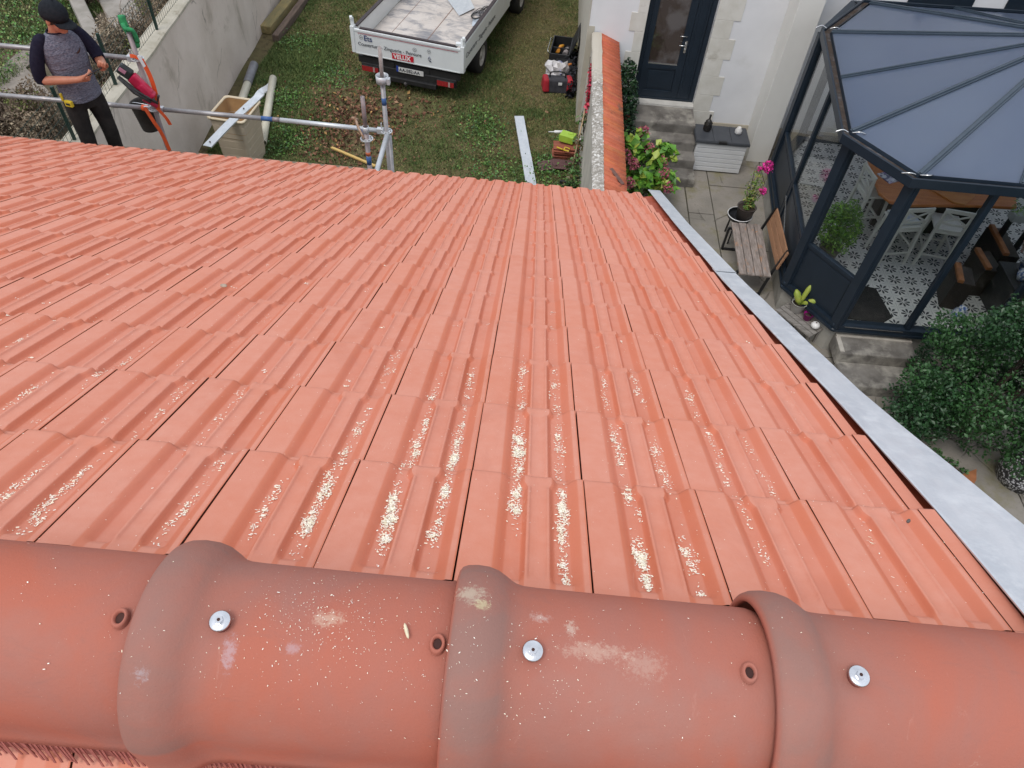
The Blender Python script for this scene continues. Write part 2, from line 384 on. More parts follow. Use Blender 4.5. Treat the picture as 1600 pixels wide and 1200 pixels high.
# ridge
def ridge_material():
    m, nt, b = _bsdf('ridge_terracotta'); co = oco(nt)
    a = nt.nodes.new('ShaderNodeAttribute'); a.attribute_name = 'col'
    sp = nt.nodes.new('ShaderNodeSeparateColor'); nt.links.new(a.outputs['Color'], sp.inputs[0])
    soot = sp.outputs[0]
    f = ramp(nt, nz(nt, oco(nt, (1.6, 1, 1)), 4.5, 5, .55, .5), .34, .68)
    base = mixc(nt, f, (.44, .128, .080, 1), (.36, .145, .112, 1))
    n2 = nz(nt, oco(nt, (1, 1, 2.0)), 7, 6, .6, .4)
    k = mth(nt, 'MULTIPLY', soot, ramp(nt, n2, .30, .62, (.30,) * 3 + (1,), (1, 1, 1, 1)))
    base = mixc(nt, mth(nt, 'MULTIPLY', k, .85), base, (.265, .152, .128, 1))
    fr = ramp(nt, nz(nt, oco(nt, (.9, 1, 1)), 3.0, 5, .6), .55, .75)
    base = mixc(nt, mth(nt, 'MULTIPLY', fr, .85), base, (.35, .180, .148, 1))
    # smears of dust and mortar
    sm = ramp(nt, nz(nt, oco(nt, (7, 17, 17)), 1.1, 7, .75, .8), .655, .74)
    sm2 = ramp(nt, nz(nt, co, 2.3, 3), .48, .58)
    base = mixc(nt, mth(nt, 'MULTIPLY', mth(nt, 'MULTIPLY', sm, sm2), .55), base, (.62, .50, .40, 1))
    for (c, rad, cc, k) in [((-.205, .357, 6.40), (.022, .012, .02), (.62, .47, .36), .8), ((-.030, .40, 6.41), (.022, .016, .03), (.60, .55, .42), .75), ((-.015, .385, 6.42), (.010, .010, .02), (.62, .58, .34), .8), ((.13, .345, 6.40), (.045, .012, .03), (.60, .46, .37), .6), ((.19, .335, 6.40), (.03, .02, .03), (.58, .46, .38), .4),
                            ((.06, .385, 6.40), (.014, .008, .03), (.6, .5, .45), .7), ((-.315, .305, 6.395), (.010, .022, .03), (.50, .42, .46), .7), ((-.24, .318, 6.395), (.010, .008, .03), (.50, .42, .46), .6), ((-.405, .27, 6.38), (.012, .010, .03), (.46, .42, .45), .7), ((.10, .372, 6.395), (.008, .014, .03), (.62, .54, .45), .7)]:
        vs_ = nt.nodes.new('ShaderNodeVectorMath'); vs_.operation = 'SUBTRACT'; nt.links.new(co, vs_.inputs[0]); vs_.inputs[1].default_value = c
        vd = nt.nodes.new('ShaderNodeVectorMath'); vd.operation = 'DIVIDE'; nt.links.new(vs_.outputs[0], vd.inputs[0]); vd.inputs[1].default_value = rad
        vl = nt.nodes.new('ShaderNodeVectorMath'); vl.operation = 'LENGTH'; nt.links.new(vd.outputs[0], vl.inputs[0])
        mk = ramp(nt, mth(nt, 'ADD', vl.outputs['Value'], mth(nt, 'MULTIPLY', mth(nt, 'SUBTRACT', nz(nt, co, 150, 7, .8), .5), 4.2)), .35, 1.35, (1, 1, 1, 1), (0, 0, 0, 1))
        base = mixc(nt, mth(nt, 'MULTIPLY', mk, k * .62), base, (*cc, 1))
    sp2 = ramp(nt, nz(nt, co, 480, 2, .5), .755, .78); sp3 = ramp(nt, nz(nt, co, 6, 3), .45, .6)
    base = mixc(nt, mth(nt, 'MULTIPLY', mth(nt, 'MULTIPLY', sp2, sp3), .7), base, (.75, .6, .48, 1))
    dk = ramp(nt, nz(nt, co, 650, 3, .6), .62, .74)
    base = mixc(nt, mth(nt, 'MULTIPLY', dk, .35), base, (.20, .08, .06, 1))
    stn = ramp(nt, nz(nt, oco(nt, (1, 2.6, 2.6)), 9, 8, .75, 1.2), .56, .72)
    base = mixc(nt, mth(nt, 'MULTIPLY', stn, .30), base, (.26, .13, .11, 1))
    rub = ramp(nt, nz(nt, oco(nt, (10, 3, 3)), 5, 7, .8, .8), .62, .74)
    base = mixc(nt, mth(nt, 'MULTIPLY', rub, .22), base, (.62, .36, .29, 1))
    nt.links.new(base, b.inputs['Base Color'])
    b.inputs['Roughness'].default_value = .72; b.inputs['Specular IOR Level'].default_value = .25
    bump(nt, b, mth(nt, 'ADD', nz(nt, co, 320, 4), mth(nt, 'MULTIPLY', nz(nt, co, 14, 4), 4.)), .30, .0018)
    return m
M_ridge = ridge_material()
M_steel = pm('bright_steel', (.80, .80, .82), (.62, .62, .64), 60, .22, 1, .05)
M_rubber = pm('red_rubber', (.26, .08, .06), (.2, .06, .05), 50, .6)
M_hole = pm('dark_hole', (.06, .018, .012), (.03, .01, .008), 40, .8)
RY, RZ, RAD = YA, 6.28, .118
def ridge_tile(x0, ang_s, ang_b):
    prof = [(0, .0085), (.0012, .0140), (.005, .0195), (.012, .0225), (.026, .0240), (.042, .0228), (.055, .0190), (.066, .0125), (.074, .0070), (.082, .0030), (.092, .0008), (.11, 0), (.2, -.0005), (.3, -.001), (.40, -.0015), (.44, -.012)]
    angs = [-90 + i * 4 for i in range(46)]; P = []; col = []
    rg = random.Random(int(x0 * 1000))
    for dx, dr in prof:
        r = RAD + dr; row = []
        sk = -.068
        row.append((x0 + dx, RY - r - .004, RZ + sk - .006)); row.append((x0 + dx, RY - r, RZ + sk + .004)); row.append((x0 + dx, RY - r, RZ - .02))
        for a in angs:
            t = R_(a); row.append((x0 + dx, RY + r * math.sin(t), RZ + r * math.cos(t)))
        row.append((x0 + dx, RY + r, RZ - .02)); row.append((x0 + dx, RY + r, RZ + sk + .004)); row.append((x0 + dx, RY + r + .004, RZ + sk - .006))
        s = 1.0 if dx < .07 else max(0, 1 - (dx - .07) / .07) * .75
        if dx < .0018: s = 0
        P.append(row); col += [(s * (0.15 if abs(i - 26) > 21 else 1), 0, 0) for i in range(len(row))]
    V = np.array([p for r in P for p in r]); nu = len(P[0]); nv = len(P)
    V[:, 0] += rg.uniform(-.0015, .0015)
    F = [(i * nu + j, (i + 1) * nu + j, (i + 1) * nu + j + 1, i * nu + j + 1) for i in range(nv - 1) for j in range(nu - 1)]
    o = mesh_np('ridge_tile', V, F, M_ridge, None, np.array(col), True); q = o.modifiers.new('s', 'SOLIDIFY'); q.thickness = .009; q.offset = -1
    ph(o)
    # screw with washer
    def fr(dx, ang, r): t = R_(ang); nrm = Vector((0, math.sin(t), math.cos(t))); return Vector((x0 + dx, RY, RZ)) + nrm * r, nrm
    p, nrm = fr(.105, ang_s, RAD); mb = MB()
    mb.cm = 1; mb.path([p - nrm * .002, p + nrm * .009], .0108, 20); mb.cm = 0
    mb.path([p + nrm * .009, p + nrm * .0105, p + nrm * .0125, p + nrm * .013], [.0128, .0134, .0118, .006], 24)
    mb.path([p + nrm * .012, p + nrm * .0165], [.0058, .0052], 6, sm=False); mb.cm = 2; mb.path([p + nrm * .0163, p + nrm * .0169], .0022, 6)
    sc = mb.build('screw', [M_steel, M_rubber, M_hole], o)
    # moulded nail boss with its hole, near the far end of the tile
    p, nrm = fr(.372, ang_b, RAD - .002); mb = MB(); e1 = Vector((1, 0, 0)); e2 = nrm.cross(e1)
    rings = [(1.0, .0), (.93, .006), (.80, .0092), (.62, .0088), (.50, .005), (.48, -.004)]; P2 = []
    for k, h in rings:
        P2.append([p + e1 * (.0105 * k * math.cos(a)) + e2 * (.0135 * k * math.sin(a)) + nrm * (h + .001) for a in [2 * math.pi * i / 24 for i in range(24)]])
    mb.grid(P2, True); mb.cm = 1
    c = P2[-1]; mb.add([v + nrm * .0085 for v in [p + (v - p) * .99 for v in c]], [tuple(range(24))])
    mb.build('nail_boss', [M_ridge, M_hole], o)
    return o
angS = {-.437: -4.5, -.053: -5.2, .347: -2.7}; angB = {-.827: -7, -.437: -5.2, -.053: -5.4}
xs = [.80, .347, -.053, -.437, -.827] + [-.827 - .39 * k for k in range(1, 23)]
for x in xs: ridge_tile(x, angS.get(x, -4), angB.get(x, -5.5))
# comb fringe under the ridge tiles
M_comb = pm('red_comb', (.42, .14, .12), (.30, .09, .075), 60, .55)
mb = MB(); x = -9.7; rg = random.Random(4)
for sg in (1, -1):
    x = -3.0
    while x < .93:
        w = .0032; d0 = d_of_y(YA + RAD + .008); ln = rg.uniform(.004, .013)
        top = Vector((x, YA + RAD - .004, RZ - .085)); e = Vector(rp(x + rg.uniform(-.002, .002), d0 + ln - .004, rg.uniform(-.020, -.014)))
        if sg < 0: top.y = 2 * YA - top.y; e.y = 2 * YA - e.y
        mb.add([top, top + Vector((w, 0, 0)), e + Vector((w, 0, 0)), e], [(0, 1, 2, 3)]); x += .0072
    ysk = YA + sg * (RAD - .010)
    mb.add([(-9.7, ysk, RZ - .02), (.93, ysk, RZ - .02), (.93, ysk + sg * .006, RZ - .14), (-9.7, ysk + sg * .006, RZ - .14)], [(0, 1, 2, 3)])
ph(mb.build('ridge_comb', M_comb, solid=.0012))

# sawdust and wood chips
M_saw = vcol('sawdust', .85, .2)
TR = [(.352, .458), (.738, .85)]
def trough_h(off_v): return -.0125 - .0135 * (1 - off_v)
flV, flC = [], []
rg = np.random.default_rng(5)
def flake(c, n, size, col):
    a = rg.random() * 6.28; t = Vector((math.cos(a), math.sin(a), 0)); t = (t - n * t.dot(n)).normalized(); b = n.cross(t)
    tilt = rg.normal(0, .35); b = (b * math.cos(tilt) + n * math.sin(tilt)); l = size * rg.uniform(.6, 1.6); w = size * rg.uniform(.25, .7)
    c = Vector(c) + n * (abs(math.sin(tilt)) * w + .0004)
    for sx, sy in ((-1, -1), (1, -.8), (1.1, 1), (-.9, .9)): flV.append(c + t * (l * .5 * sx) + b * (w * .5 * sy)); flC.append(col)
NR = Vector((0, sn, cs))
SAWF = 1.5
def sawcol():
    k = rg.random(); return (.96 - .06 * k, .94 - .12 * k, .86 - .24 * k)
def saw(j, t, vr, cnt, size=.0040, clump=2, spread=.011):
    """sawdust caught in trough t of tile column j; vr = (from, to) in rows"""
    cl = [(rg.uniform(*vr), rg.normal(.5, .20)) for _ in range(int(clump * 1.3) + 1)]
    for _ in range(int(cnt * SAWF)):
        cv, cu = cl[rg.integers(len(cl))]; v = cv + rg.normal(0, (vr[1] - vr[0]) * (.035 if rg.random() < .65 else .22)); uu = cu + rg.normal(0, .16)
        if not 0 < v < 14: continue
        uu = min(1.15, max(-.15, uu)); a, b_ = TR[t]
        if int(v) != v and (v % 1) > .985: continue
        pos = rp(U0 + (j + a + (b_ - a) * uu + .003) * WT, D0 + (v - 1) * LT, -.0178 - TILT * (1 - (v % 1)) + (.0005 if -.02 < uu < 1.02 else .003) + rg.random() * .002)
        flake(pos, NR, size, sawcol())
# (column, trough, rows, flakes, clumps)
for a in [(-2, 0, (.28, .72), 620, 7), (-2, 1, (.35, .85), 260, 5), (-3, 1, (.30, .95), 420, 7), (-1, 0, (.55, 1.0), 260, 4), (-1, 1, (.10, .9), 520, 8), (0, 0, (.05, .5), 420, 5), (0, 0, (.7, 1.0), 120, 3),
          (0, 1, (.1, .5), 120, 5), (-3, 0, (.2, .7), 90, 5), (-5, 0, (.0, .6), 200, 6), (-5, 1, (.05, .7), 190, 6), (-6, 0, (.2, .8), 160, 6), (-2, 0, (1.05, 1.7), 300, 6), (-2, 1, (1.1, 1.75), 360, 6),
          (-1, 0, (1.02, 1.6), 620, 7), (-1, 1, (1.1, 1.8), 110, 5), (0, 0, (1.3, 1.95), 150, 5), (0, 1, (1.1, 1.9), 100, 6), (1, 0, (1.2, 1.9), 60, 4), (-3, 1, (1.0, 1.6), 120, 4), (-2, 1, (2.2, 2.8), 80, 4),
          (-2, 0, (2.0, 2.5), 70, 3), (-1, 0, (2.1, 2.9), 130, 5), (-1, 1, (2.1, 2.9), 110, 5), (0, 0, (2.1, 2.8), 60, 4), (0, 1, (2.2, 2.9), 60, 4), (1, 0, (2.1, 2.8), 70, 4), (-3, 1, (2.3, 2.9), 60, 4), (-6, 1, (1.9, 2.5), 110, 5),
          (-7, 0, (1.9, 2.6), 90, 5), (-6, 0, (1.0, 1.7), 120, 5), (-5, 1, (1.0, 1.8), 60, 4), (-7, 1, (1.0, 2.0), 90, 6), (-4, 0, (1.0, 2.0), 50, 5), (1, 1, (1.0, 2.0), 40, 5), (1, 0, (.2, .9), 40, 5), (2, 0, (.2, .9), 14, 4), (-4, 1, (.2, .9), 90, 5)]:
    saw(*a[:4], clump=a[4])
for _ in range(150):                       # stray chips further down the slope
    j = int(rg.integers(-12, 3)); t = int(rg.integers(0, 2)); v = 1 + 9 * rg.random() ** 1.6
    saw(j, t, (v, v + .15), int(rg.integers(3, 12)), .0028, 1)
for _ in range(40):
    j = int(rg.integers(-8, 3)); t = int(rg.integers(0, 2)); v = rg.uniform(.2, 6); saw(j, t, (v, v + .04), 5, .0055, 1)
for _ in range(1500):                      # fine dust on the flats
    j = int(rg.integers(-7, 3)); v = rg.uniform(0, 4); u = U0 + (j + rg.random()) * WT
    if u < .93: flake(rp(u, D0 + (v - 1) * LT, .001 - TILT * (1 - v % 1)), NR, .0018, sawcol())
for _ in range(1100):                      # on the ridge tiles
    cx, ca, sx, sa = [(-.22, 6, .05, 16), (-.1, -12, .12, 22), (.05, -20, .12, 20), (-.36, -25, .1, 20), (.2, 10, .2, 30), (-.55, 0, .12, 25)][int(rg.choice(6, p=[.32, .26, .18, .08, .1, .06]))]
    x = rg.normal(cx, sx); a = rg.normal(ca, sa)
    if abs(a) > 80 or x > .6: continue
    ring = min(((x - x0) for x0 in xs if x >= x0), default=1); r = RAD + (.0240 if ring < .05 else .010 if ring < .09 else .0004)
    t = R_(a); nn = Vector((0, math.sin(t), math.cos(t))); flake(Vector((x, RY, RZ)) + nn * r, nn, .00085 * math.exp(rg.normal(0, .45)), sawcol())
V = np.array([tuple(v) for v in flV]); F = np.arange(len(V)).reshape(-1, 4)
tag(mesh_np('sawdust', V, F, M_saw, None, np.array(flC)), 'pale sawdust and wood chips caught in the tile channels', 'sawdust', kind='stuff')
# a few big slivers
for k, (p, nn, l, w, cc, lab) in enumerate([(Vector((-.105, RY, RZ)) + Vector((0, .005, 1)).normalized() * .1235, Vector((0, 0, 1)), .022, .005, (.82, .72, .5), 'pale curled wood shaving lying on top of the middle ridge tile'),
                                       (Vector(rp(-1.13, d_of_y(2.01), .004)), NR, .03, .02, (.42, .32, .24), 'brown crumb of debris lying alone on the left roof tiles'),
                                       (Vector(rp(.872, d_of_y(.86), .003)), NR, .014, .008, (.12, .1, .09), 'small dark stone chip on the tile near the flashing')]):
    mb = MB(); mb.ell(p, (w / 2, l / 2, .003), 8, 5, Matrix.Rotation(.4 + k, 3, 'Z')); tag(mb.build('wood_chip' if k == 0 else ('crumb' if k == 1 else 'stone_chip'), pm('chip%d' % k, cc, None, 90)), lab, ('wood chip', 'crumb', 'stone chip')[k])
# ================================================================== GROUND
def ground_mat(name, c1, c2, c3, s1=1.2, s2=9, bm=.6, c4=None):
    m, nt, b = _bsdf(name); co = oco(nt)
    col = mixc(nt, ramp(nt, nz(nt, co, s1, 6, .6), .38, .62), c1, c2)
    col = mixc(nt, ramp(nt, nz(nt, co, s2, 8, .7), .48, .66), col, c3)
    if c4: col = mixc(nt, ramp(nt, nz(nt, co, 40, 5, .7), .6, .7), col, c4)
    nt.links.new(col, b.inputs['Base Color']); b.inputs['Roughness'].default_value = .95; b.inputs['Specular IOR Level'].default_value = .15
    bump(nt, b, nz(nt, co, 35, 8, .7), bm, .03); return m
LZ = .2
def sheet(name, x0, x1, y0, y1, z, nx, ny, mat, amp=0, kind='structure'):
    rg = np.random.default_rng(3); X, Y = np.meshgrid(np.linspace(x0, x1, nx), np.linspace(y0, y1, ny))
    Z = z + amp * (np.sin(X * 1.7 + Y * .9) + np.sin(X * .6 - Y * 1.3 + 2) + .5 * np.sin(X * 4.1 + Y * 3.3)) / 2.5
    V = np.stack([X.ravel(), Y.ravel(), Z.ravel()], 1)
    F = [(i * nx + j, i * nx + j + 1, (i + 1) * nx + j + 1, (i + 1) * nx + j) for i in range(ny - 1) for j in range(nx - 1)]
    return tag(mesh_np(name, V, F, mat, smooth=True), kind=kind)
def hz(x, y): return LZ + .03 * (math.sin(x * 1.7 + y * .9) + math.sin(x * .6 - y * 1.3 + 2) + .5 * math.sin(x * 4.1 + y * 3.3)) / 2.5
M_soil = ground_mat('lawn_soil', (.105, .105, .042), (.155, .125, .065), (.075, .06, .035), c4=(.20, .17, .085))
sheet('ground', -120, 120, -120, 160, -.06, 8, 8, ground_mat('ground_far', (.07, .08, .03), (.1, .09, .05), (.06, .05, .03)))
sheet('lawn', -6.1, .86, -8, 40, LZ, 60, 300, M_soil, .03)
# grass: blades whose colour and height follow lush and worn areas
def vnoise(x, y, s, seed):
    r = np.random.default_rng(seed); g = r.random((64, 64)); x = x * s + 100; y = y * s + 100
    xi = np.floor(x).astype(int); yi = np.floor(y).astype(int); fx = x - xi; fy = y - yi; fx = fx * fx * (3 - 2 * fx); fy = fy * fy * (3 - 2 * fy)
    G = lambda a, b: g[a % 64, b % 64]
    return (G(xi, yi) * (1 - fx) + G(xi + 1, yi) * fx) * (1 - fy) + (G(xi, yi + 1) * (1 - fx) + G(xi + 1, yi + 1) * fx) * fy
def litter(x, y):
    return np.exp(-(((x + 3.3) / .95) ** 2 + ((y - 11.6) / 1.35) ** 2)) + .75 * np.exp(-(((x + 2.3) / 1.3) ** 2 + ((y - 12.3) / .45) ** 2))
def grass(name, n, xr, yr, mask, label=None, z=None, hmul=1, pal=None):
    rg = np.random.default_rng(21); x = rg.uniform(*xr, n); y = rg.uniform(*yr, n)
    lush = .55 * vnoise(x, y, 1.1, 1) + .3 * vnoise(x, y, 3.1, 2) + .15 * vnoise(x, y, 8, 3)
    p = mask(x, y, lush); keep = rg.random(n) < p; x, y, lush = x[keep], y[keep], lush[keep]; n = len(x)
    side = np.clip((x + 1.4) / 1.0, 0, 1) * np.clip((y - 10.3) / 1, 0, 1)
    lush = np.clip(lush + .12 - .26 * side, 0, 1)
    h = (.018 + .055 * lush ** 1.5 * rg.uniform(.5, 1.3, n)) * hmul; w = rg.uniform(.004, .009, n) * (1 + lush * .6)
    a = rg.uniform(0, 6.28, n); lean = rg.uniform(.3, 1.3, n); az = rg.uniform(0, 6.28, n)
    zz = (z(x, y) if z else np.array([hz(p, q) for p, q in zip(x, y)])) - .004
    dx, dy = np.cos(a) * w, np.sin(a) * w; tx, ty = np.cos(az) * h * lean, np.sin(az) * h * lean
    P = np.stack([np.stack([x - dx, y - dy, zz], 1), np.stack([x + dx, y + dy, zz], 1), np.stack([x + tx, y + ty, zz + h], 1)], 1).reshape(-1, 3)
    g = np.array([[.105, .142, .044]]); g2 = np.array([[.155, .205, .068]]); br = np.array([[.29, .235, .11]]); dk = np.array([[.050, .095, .028]])
    t = rg.random((n, 1)); c = g * (1 - t) + g2 * t; dd = (rg.random((n, 1)) < .25); c = np.where(dd, dk, c)
    bm_ = np.clip((.62 - lush[:, None]) * 1.9, 0, .85); isb = rg.random((n, 1)) < bm_; c = np.where(isb, br * rg.uniform(.6, 1.25, (n, 1)), c)
    return tag(mesh_np(name, P, np.arange(3 * n).reshape(-1, 3), vcol('grass_blades', .7, .25), None, np.repeat(c, 3, 0)), label, 'grass', kind='stuff')
grass('grass', 330000, (-5.4, .78), (7.8, 17.8), lambda x, y, l: np.clip(.30 + 1.0 * l - .6 * litter(x, y), .06, 1), 'patchy green and brown lawn grass around the parked truck')
# weeds: small round leaves in tufts
def leaf_mesh(name, cents, size, cols, mat, seed=1, flat=.5, asp=.55, parent=None, fold=.25):
    rg = np.random.default_rng(seed); n = len(cents); c = np.asarray(cents)
    nrm = rg.normal(0, 1, (n, 3)); nrm[:, 2] = np.abs(nrm[:, 2]) + flat; nrm /= np.linalg.norm(nrm, axis=1, keepdims=True)
    t = rg.normal(0, 1, (n, 3)); t -= nrm * (t * nrm).sum(1, keepdims=True); t /= np.linalg.norm(t, axis=1, keepdims=True); b = np.cross(nrm, t)
    L = (size * rg.uniform(.6, 1.35, (n, 1))); w = L * asp * rg.uniform(.8, 1.2, (n, 1))
    P = np.stack([c - t * L * .5, c - b * w * .5 + nrm * w * fold, c + t * L * .5 - nrm * L * .12, c + b * w * .5 + nrm * w * fold, c - t * L * .02, ], 1).reshape(-1, 3)
    k = np.arange(n)[:, None] * 5; F = np.concatenate([k + [[0, 4, 1, 1]], k + [[1, 4, 2, 2]], k + [[2, 4, 3, 3]], k + [[3, 4, 0, 0]]])[:, :3]
    return mesh_np(name, P, F, mat, parent, np.repeat(cols, 5, 0))
def palette(n, cols, seed=0, jit=.2, probs=None):
    rg = np.random.default_rng(seed); c = np.array(cols)[rg.choice(len(cols), n, p=probs)]; return np.clip(c * rg.uniform(1 - jit, 1 + jit, (n, 1)), 0, 1)
M_leaf = vcol('leaf_green', .45, .5); M_dry = vcol('leaf_dry', .85, .15)
rg = np.random.default_rng(31); cen = []
for x0, y0, r, n in [(.1, 9.9, .55, 900), (.25, 10.9, .4, 700), (-.1, 9.2, .6, 700), (-4.2, 11.0, .45, 600), (-4.6, 12.3, .4, 400), (-3.9, 13.2, .5, 500), (-.6, 8.8, .6, 500), (-.9, 11.6, .5, 320), (-.7, 10.6, .5, 420), (-4.9, 14.5, .4, 300), (-1.0, 12.2, .4, 280), (.5, 10.0, .3, 500), (.55, 11.6, .22, 300)]:
    for _ in range(n):
        x, y = rg.normal(x0, r * .55), rg.normal(y0, r * .6)
        if -5.3 < x < .72: cen.append((x, y, hz(x, y) + .02 + abs(rg.normal(0, .035))))
tag(leaf_mesh('weeds', cen, .045, palette(len(cen), [(.06, .16, .03), (.10, .24, .04), (.04, .11, .025), (.16, .28, .06)], 2), M_leaf, 4), 'low broad-leaved weeds growing in the lawn', 'weeds', kind='stuff')
cen = []
for _ in range(5200):
    x, y = rg.uniform(-5.3, .7), rg.uniform(8, 16)
    if rg.random() < .035 + litter(x, y) * .9: cen.append((x, y, hz(x, y) + .012 + rg.random() * .03))
for _ in range(4200):
    x, y = rg.normal(-3.3, .7), rg.normal(11.5, 1.0)
    if rg.random() < .55 * litter(x, y) and x > -4.2: cen.append((x, y, hz(x, y) + .012 + rg.random() * .04))
tag(leaf_mesh('dead_leaves', cen, .07, palette(len(cen), [(.15, .065, .042), (.21, .11, .07), (.09, .045, .03), (.30, .18, .11), (.42, .25, .10)], 5, .3, [.34, .28, .2, .13, .05]), M_dry, 6), 'brown dead leaves littering the lawn behind the truck', 'dead leaves', kind='stuff')

# ---- patio of cracked concrete slabs
def patio_mat():
    m, nt, b = _bsdf('patio_concrete'); co = oco(nt)
    col = mixc(nt, ramp(nt, nz(nt, co, 1.3, 6, .6), .35, .65), (.30, .27, .235), (.20, .185, .16))
    col = mixc(nt, ramp(nt, nz(nt, co, 2.4, 7, .65), .52, .68), col, (.20, .18, .10))
    col = mixc(nt, ramp(nt, nz(nt, co, 26, 5, .7), .58, .75), col, (.14, .12, .10))
    v = nt.nodes.new('ShaderNodeTexVoronoi'); v.feature = 'DISTANCE_TO_EDGE'; v.inputs['Scale'].default_value = 1.15
    dn = nt.nodes.new('ShaderNodeMix'); dn.data_type = 'RGBA'; dn.inputs[0].default_value = .12
    nn = nt.nodes.new('ShaderNodeTexNoise'); nn.inputs['Scale'].default_value = 3; nn.inputs['Detail'].default_value = 4
    nt.links.new(co, nn.inputs['Vector']); nt.links.new(co, dn.inputs[6]); nt.links.new(nn.outputs['Color'], dn.inputs[7]); nt.links.new(dn.outputs[2], v.inputs['Vector'])
    cr = ramp(nt, v.outputs['Distance'], .003, .012, (1, 1, 1, 1), (0, 0, 0, 1))
    msk = ramp(nt, nz(nt, co, .9, 3), .52, .58); cr = mth(nt, 'MULTIPLY', cr, msk)
    col = mixc(nt, mth(nt, 'MULTIPLY', cr, .6), col, (.05, .045, .03))
    nt.links.new(col, b.inputs['Base Color']); b.inputs['Roughness'].default_value = .8
    bump(nt, b, mth(nt, 'SUBTRACT', nz(nt, co, 30, 6), mth(nt, 'MULTIPLY', cr, 1.5)), .4, .01); return m
M_patio = patio_mat()
sheet('patio_bed', .86, 14, -8, 12.6, -.03, 10, 10, pm('joint_moss', (.06, .055, .03), (.04, .05, .02), 12, .95))
mb = MB(); rgp = random.Random(9)
xsp = [.9, 1.7, 2.62, 3.05, 4.05, 5.1, 6.2, 7.4, 9, 11, 13.9]
for i in range(len(xsp) - 1):
    y = -8 + rgp.random()
    while y < 12.5:
        l = rgp.uniform(.7, 1.7); y1 = min(y + l, 12.55); g = .008; t = rgp.uniform(-.004, .004)
        mb.prism([(xsp[i] + g, y + g), (xsp[i + 1] - g, y + g + t), (xsp[i + 1] - g, y1 - g), (xsp[i] + g, y1 - g - t)], -.1, rgp.uniform(-.004, .004)); y = y1
o = mb.build('patio', M_patio, bevel=.006); tag(o, kind='structure')

# ================================================================== GARDEN WALL WITH COPING AND OLD TILE CAP
M_wallr = pm('grey_render', (.52, .48, .41), (.40, .37, .32), 2.2, .9, bm=.25, c3=(.27, .25, .21), s3=1.4, t3=(.56, .75))
def lichen_mat():
    m, nt, b = _bsdf('lichen_coping'); co = oco(nt)
    col = mixc(nt, ramp(nt, nz(nt, co, 9, 6, .7), .4, .6), (.36, .33, .29), (.22, .20, .17))
    yy = nt.nodes.new('ShaderNodeSeparateXYZ'); nt.links.new(co, yy.inputs[0])
    clean = ramp(nt, mth(nt, 'MULTIPLY', mth(nt, 'ADD', yy.outputs[1], mth(nt, 'MULTIPLY', nz(nt, co, 5, 4), .9)), .1), 1.12, 1.19) if False else ramp(nt, mth(nt, 'SUBTRACT', mth(nt, 'ADD', yy.outputs[1], nz(nt, co, 5, 4)), 11.0), .15, .75)
    col = mixc(nt, ramp(nt, nz(nt, co, 22, 6, .75, .4), .50, .60), col, (.66, .64, .60))
    col = mixc(nt, ramp(nt, nz(nt, co, 34, 5, .7), .60, .70), col, (.09, .08, .07))
    col = mixc(nt, clean, col, (.47, .43, .36, 1))
    nt.links.new(col, b.inputs['Base Color']); b.inputs['Roughness'].default_value = .95; bump(nt, b, nz(nt, co, 40, 6), .5, .01); return m
gw = empty('garden_wall', (.9, 10, 0), 'rendered garden wall with lichen coping and a strip of old red tiles', 'garden wall')
def pw(o, g=None):
    g = g or gw; o.parent = g; o.matrix_parent_inverse = Matrix.Translation(-g.location); return o
mb = MB(); mb.add([(.86, 5.75, 0), (1.00, 5.75, 0), (1.00, 12.44, 0), (.74, 12.44, 0), (.80, 5.75, 1.72), (1.00, 5.75, 1.72), (1.00, 12.44, 1.74), (.80, 12.44, 1.74)],
                  [(0, 3, 2, 1), (4, 5, 6, 7), (0, 1, 5, 4), (1, 2, 6, 5), (2, 3, 7, 6), (3, 0, 4, 7)])
pw(mb.build('wall', M_wallr))
mb = MB(); n = 40; P = []
for i in range(n + 1):
    y = 5.8 + 6.62 * i / n; z = 1.74 + .04 * i / n; w = .004 * math.sin(i * 2.3) + .003 * math.sin(i * 5.1)
    P.append([(.765 + w, y, z), (.765 + w, y, z + .035), (.785 + w, y, z + .055), (.86, y, z + .065 + w), (.925 + w, y, z + .058), (.935, y, z + .0)])
mb.grid(P, sm=False); pw(mb.build('coping', [lichen_mat()], solid=.01))
def oldtile_mat():
    m, nt, b = _bsdf('old_red_tile'); co = oco(nt)
    a = nt.nodes.new('ShaderNodeAttribute'); a.attribute_name = 'col'
    col = mixc(nt, ramp(nt, nz(nt, co, 5, 6, .6), .35, .65), a.outputs['Color'], (.40, .095, .045))
    col = mixc(nt, ramp(nt, nz(nt, oco(nt, (1, 3, 1)), 5.5, 7, .72, .5), .60, .69), col, (.075, .045, .03))
    col = mixc(nt, ramp(nt, nz(nt, co, 2.2, 4), .64, .74), col, (.20, .12, .08))
    nt.links.new(col, b.inputs['Base Color']); b.inputs['Roughness'].default_value = .8; bump(nt, b, nz(nt, co, 60, 5), .3, .004); return m
V, F, Cc = [], [], []; rgp = random.Random(3); k = 0
y = 5.8
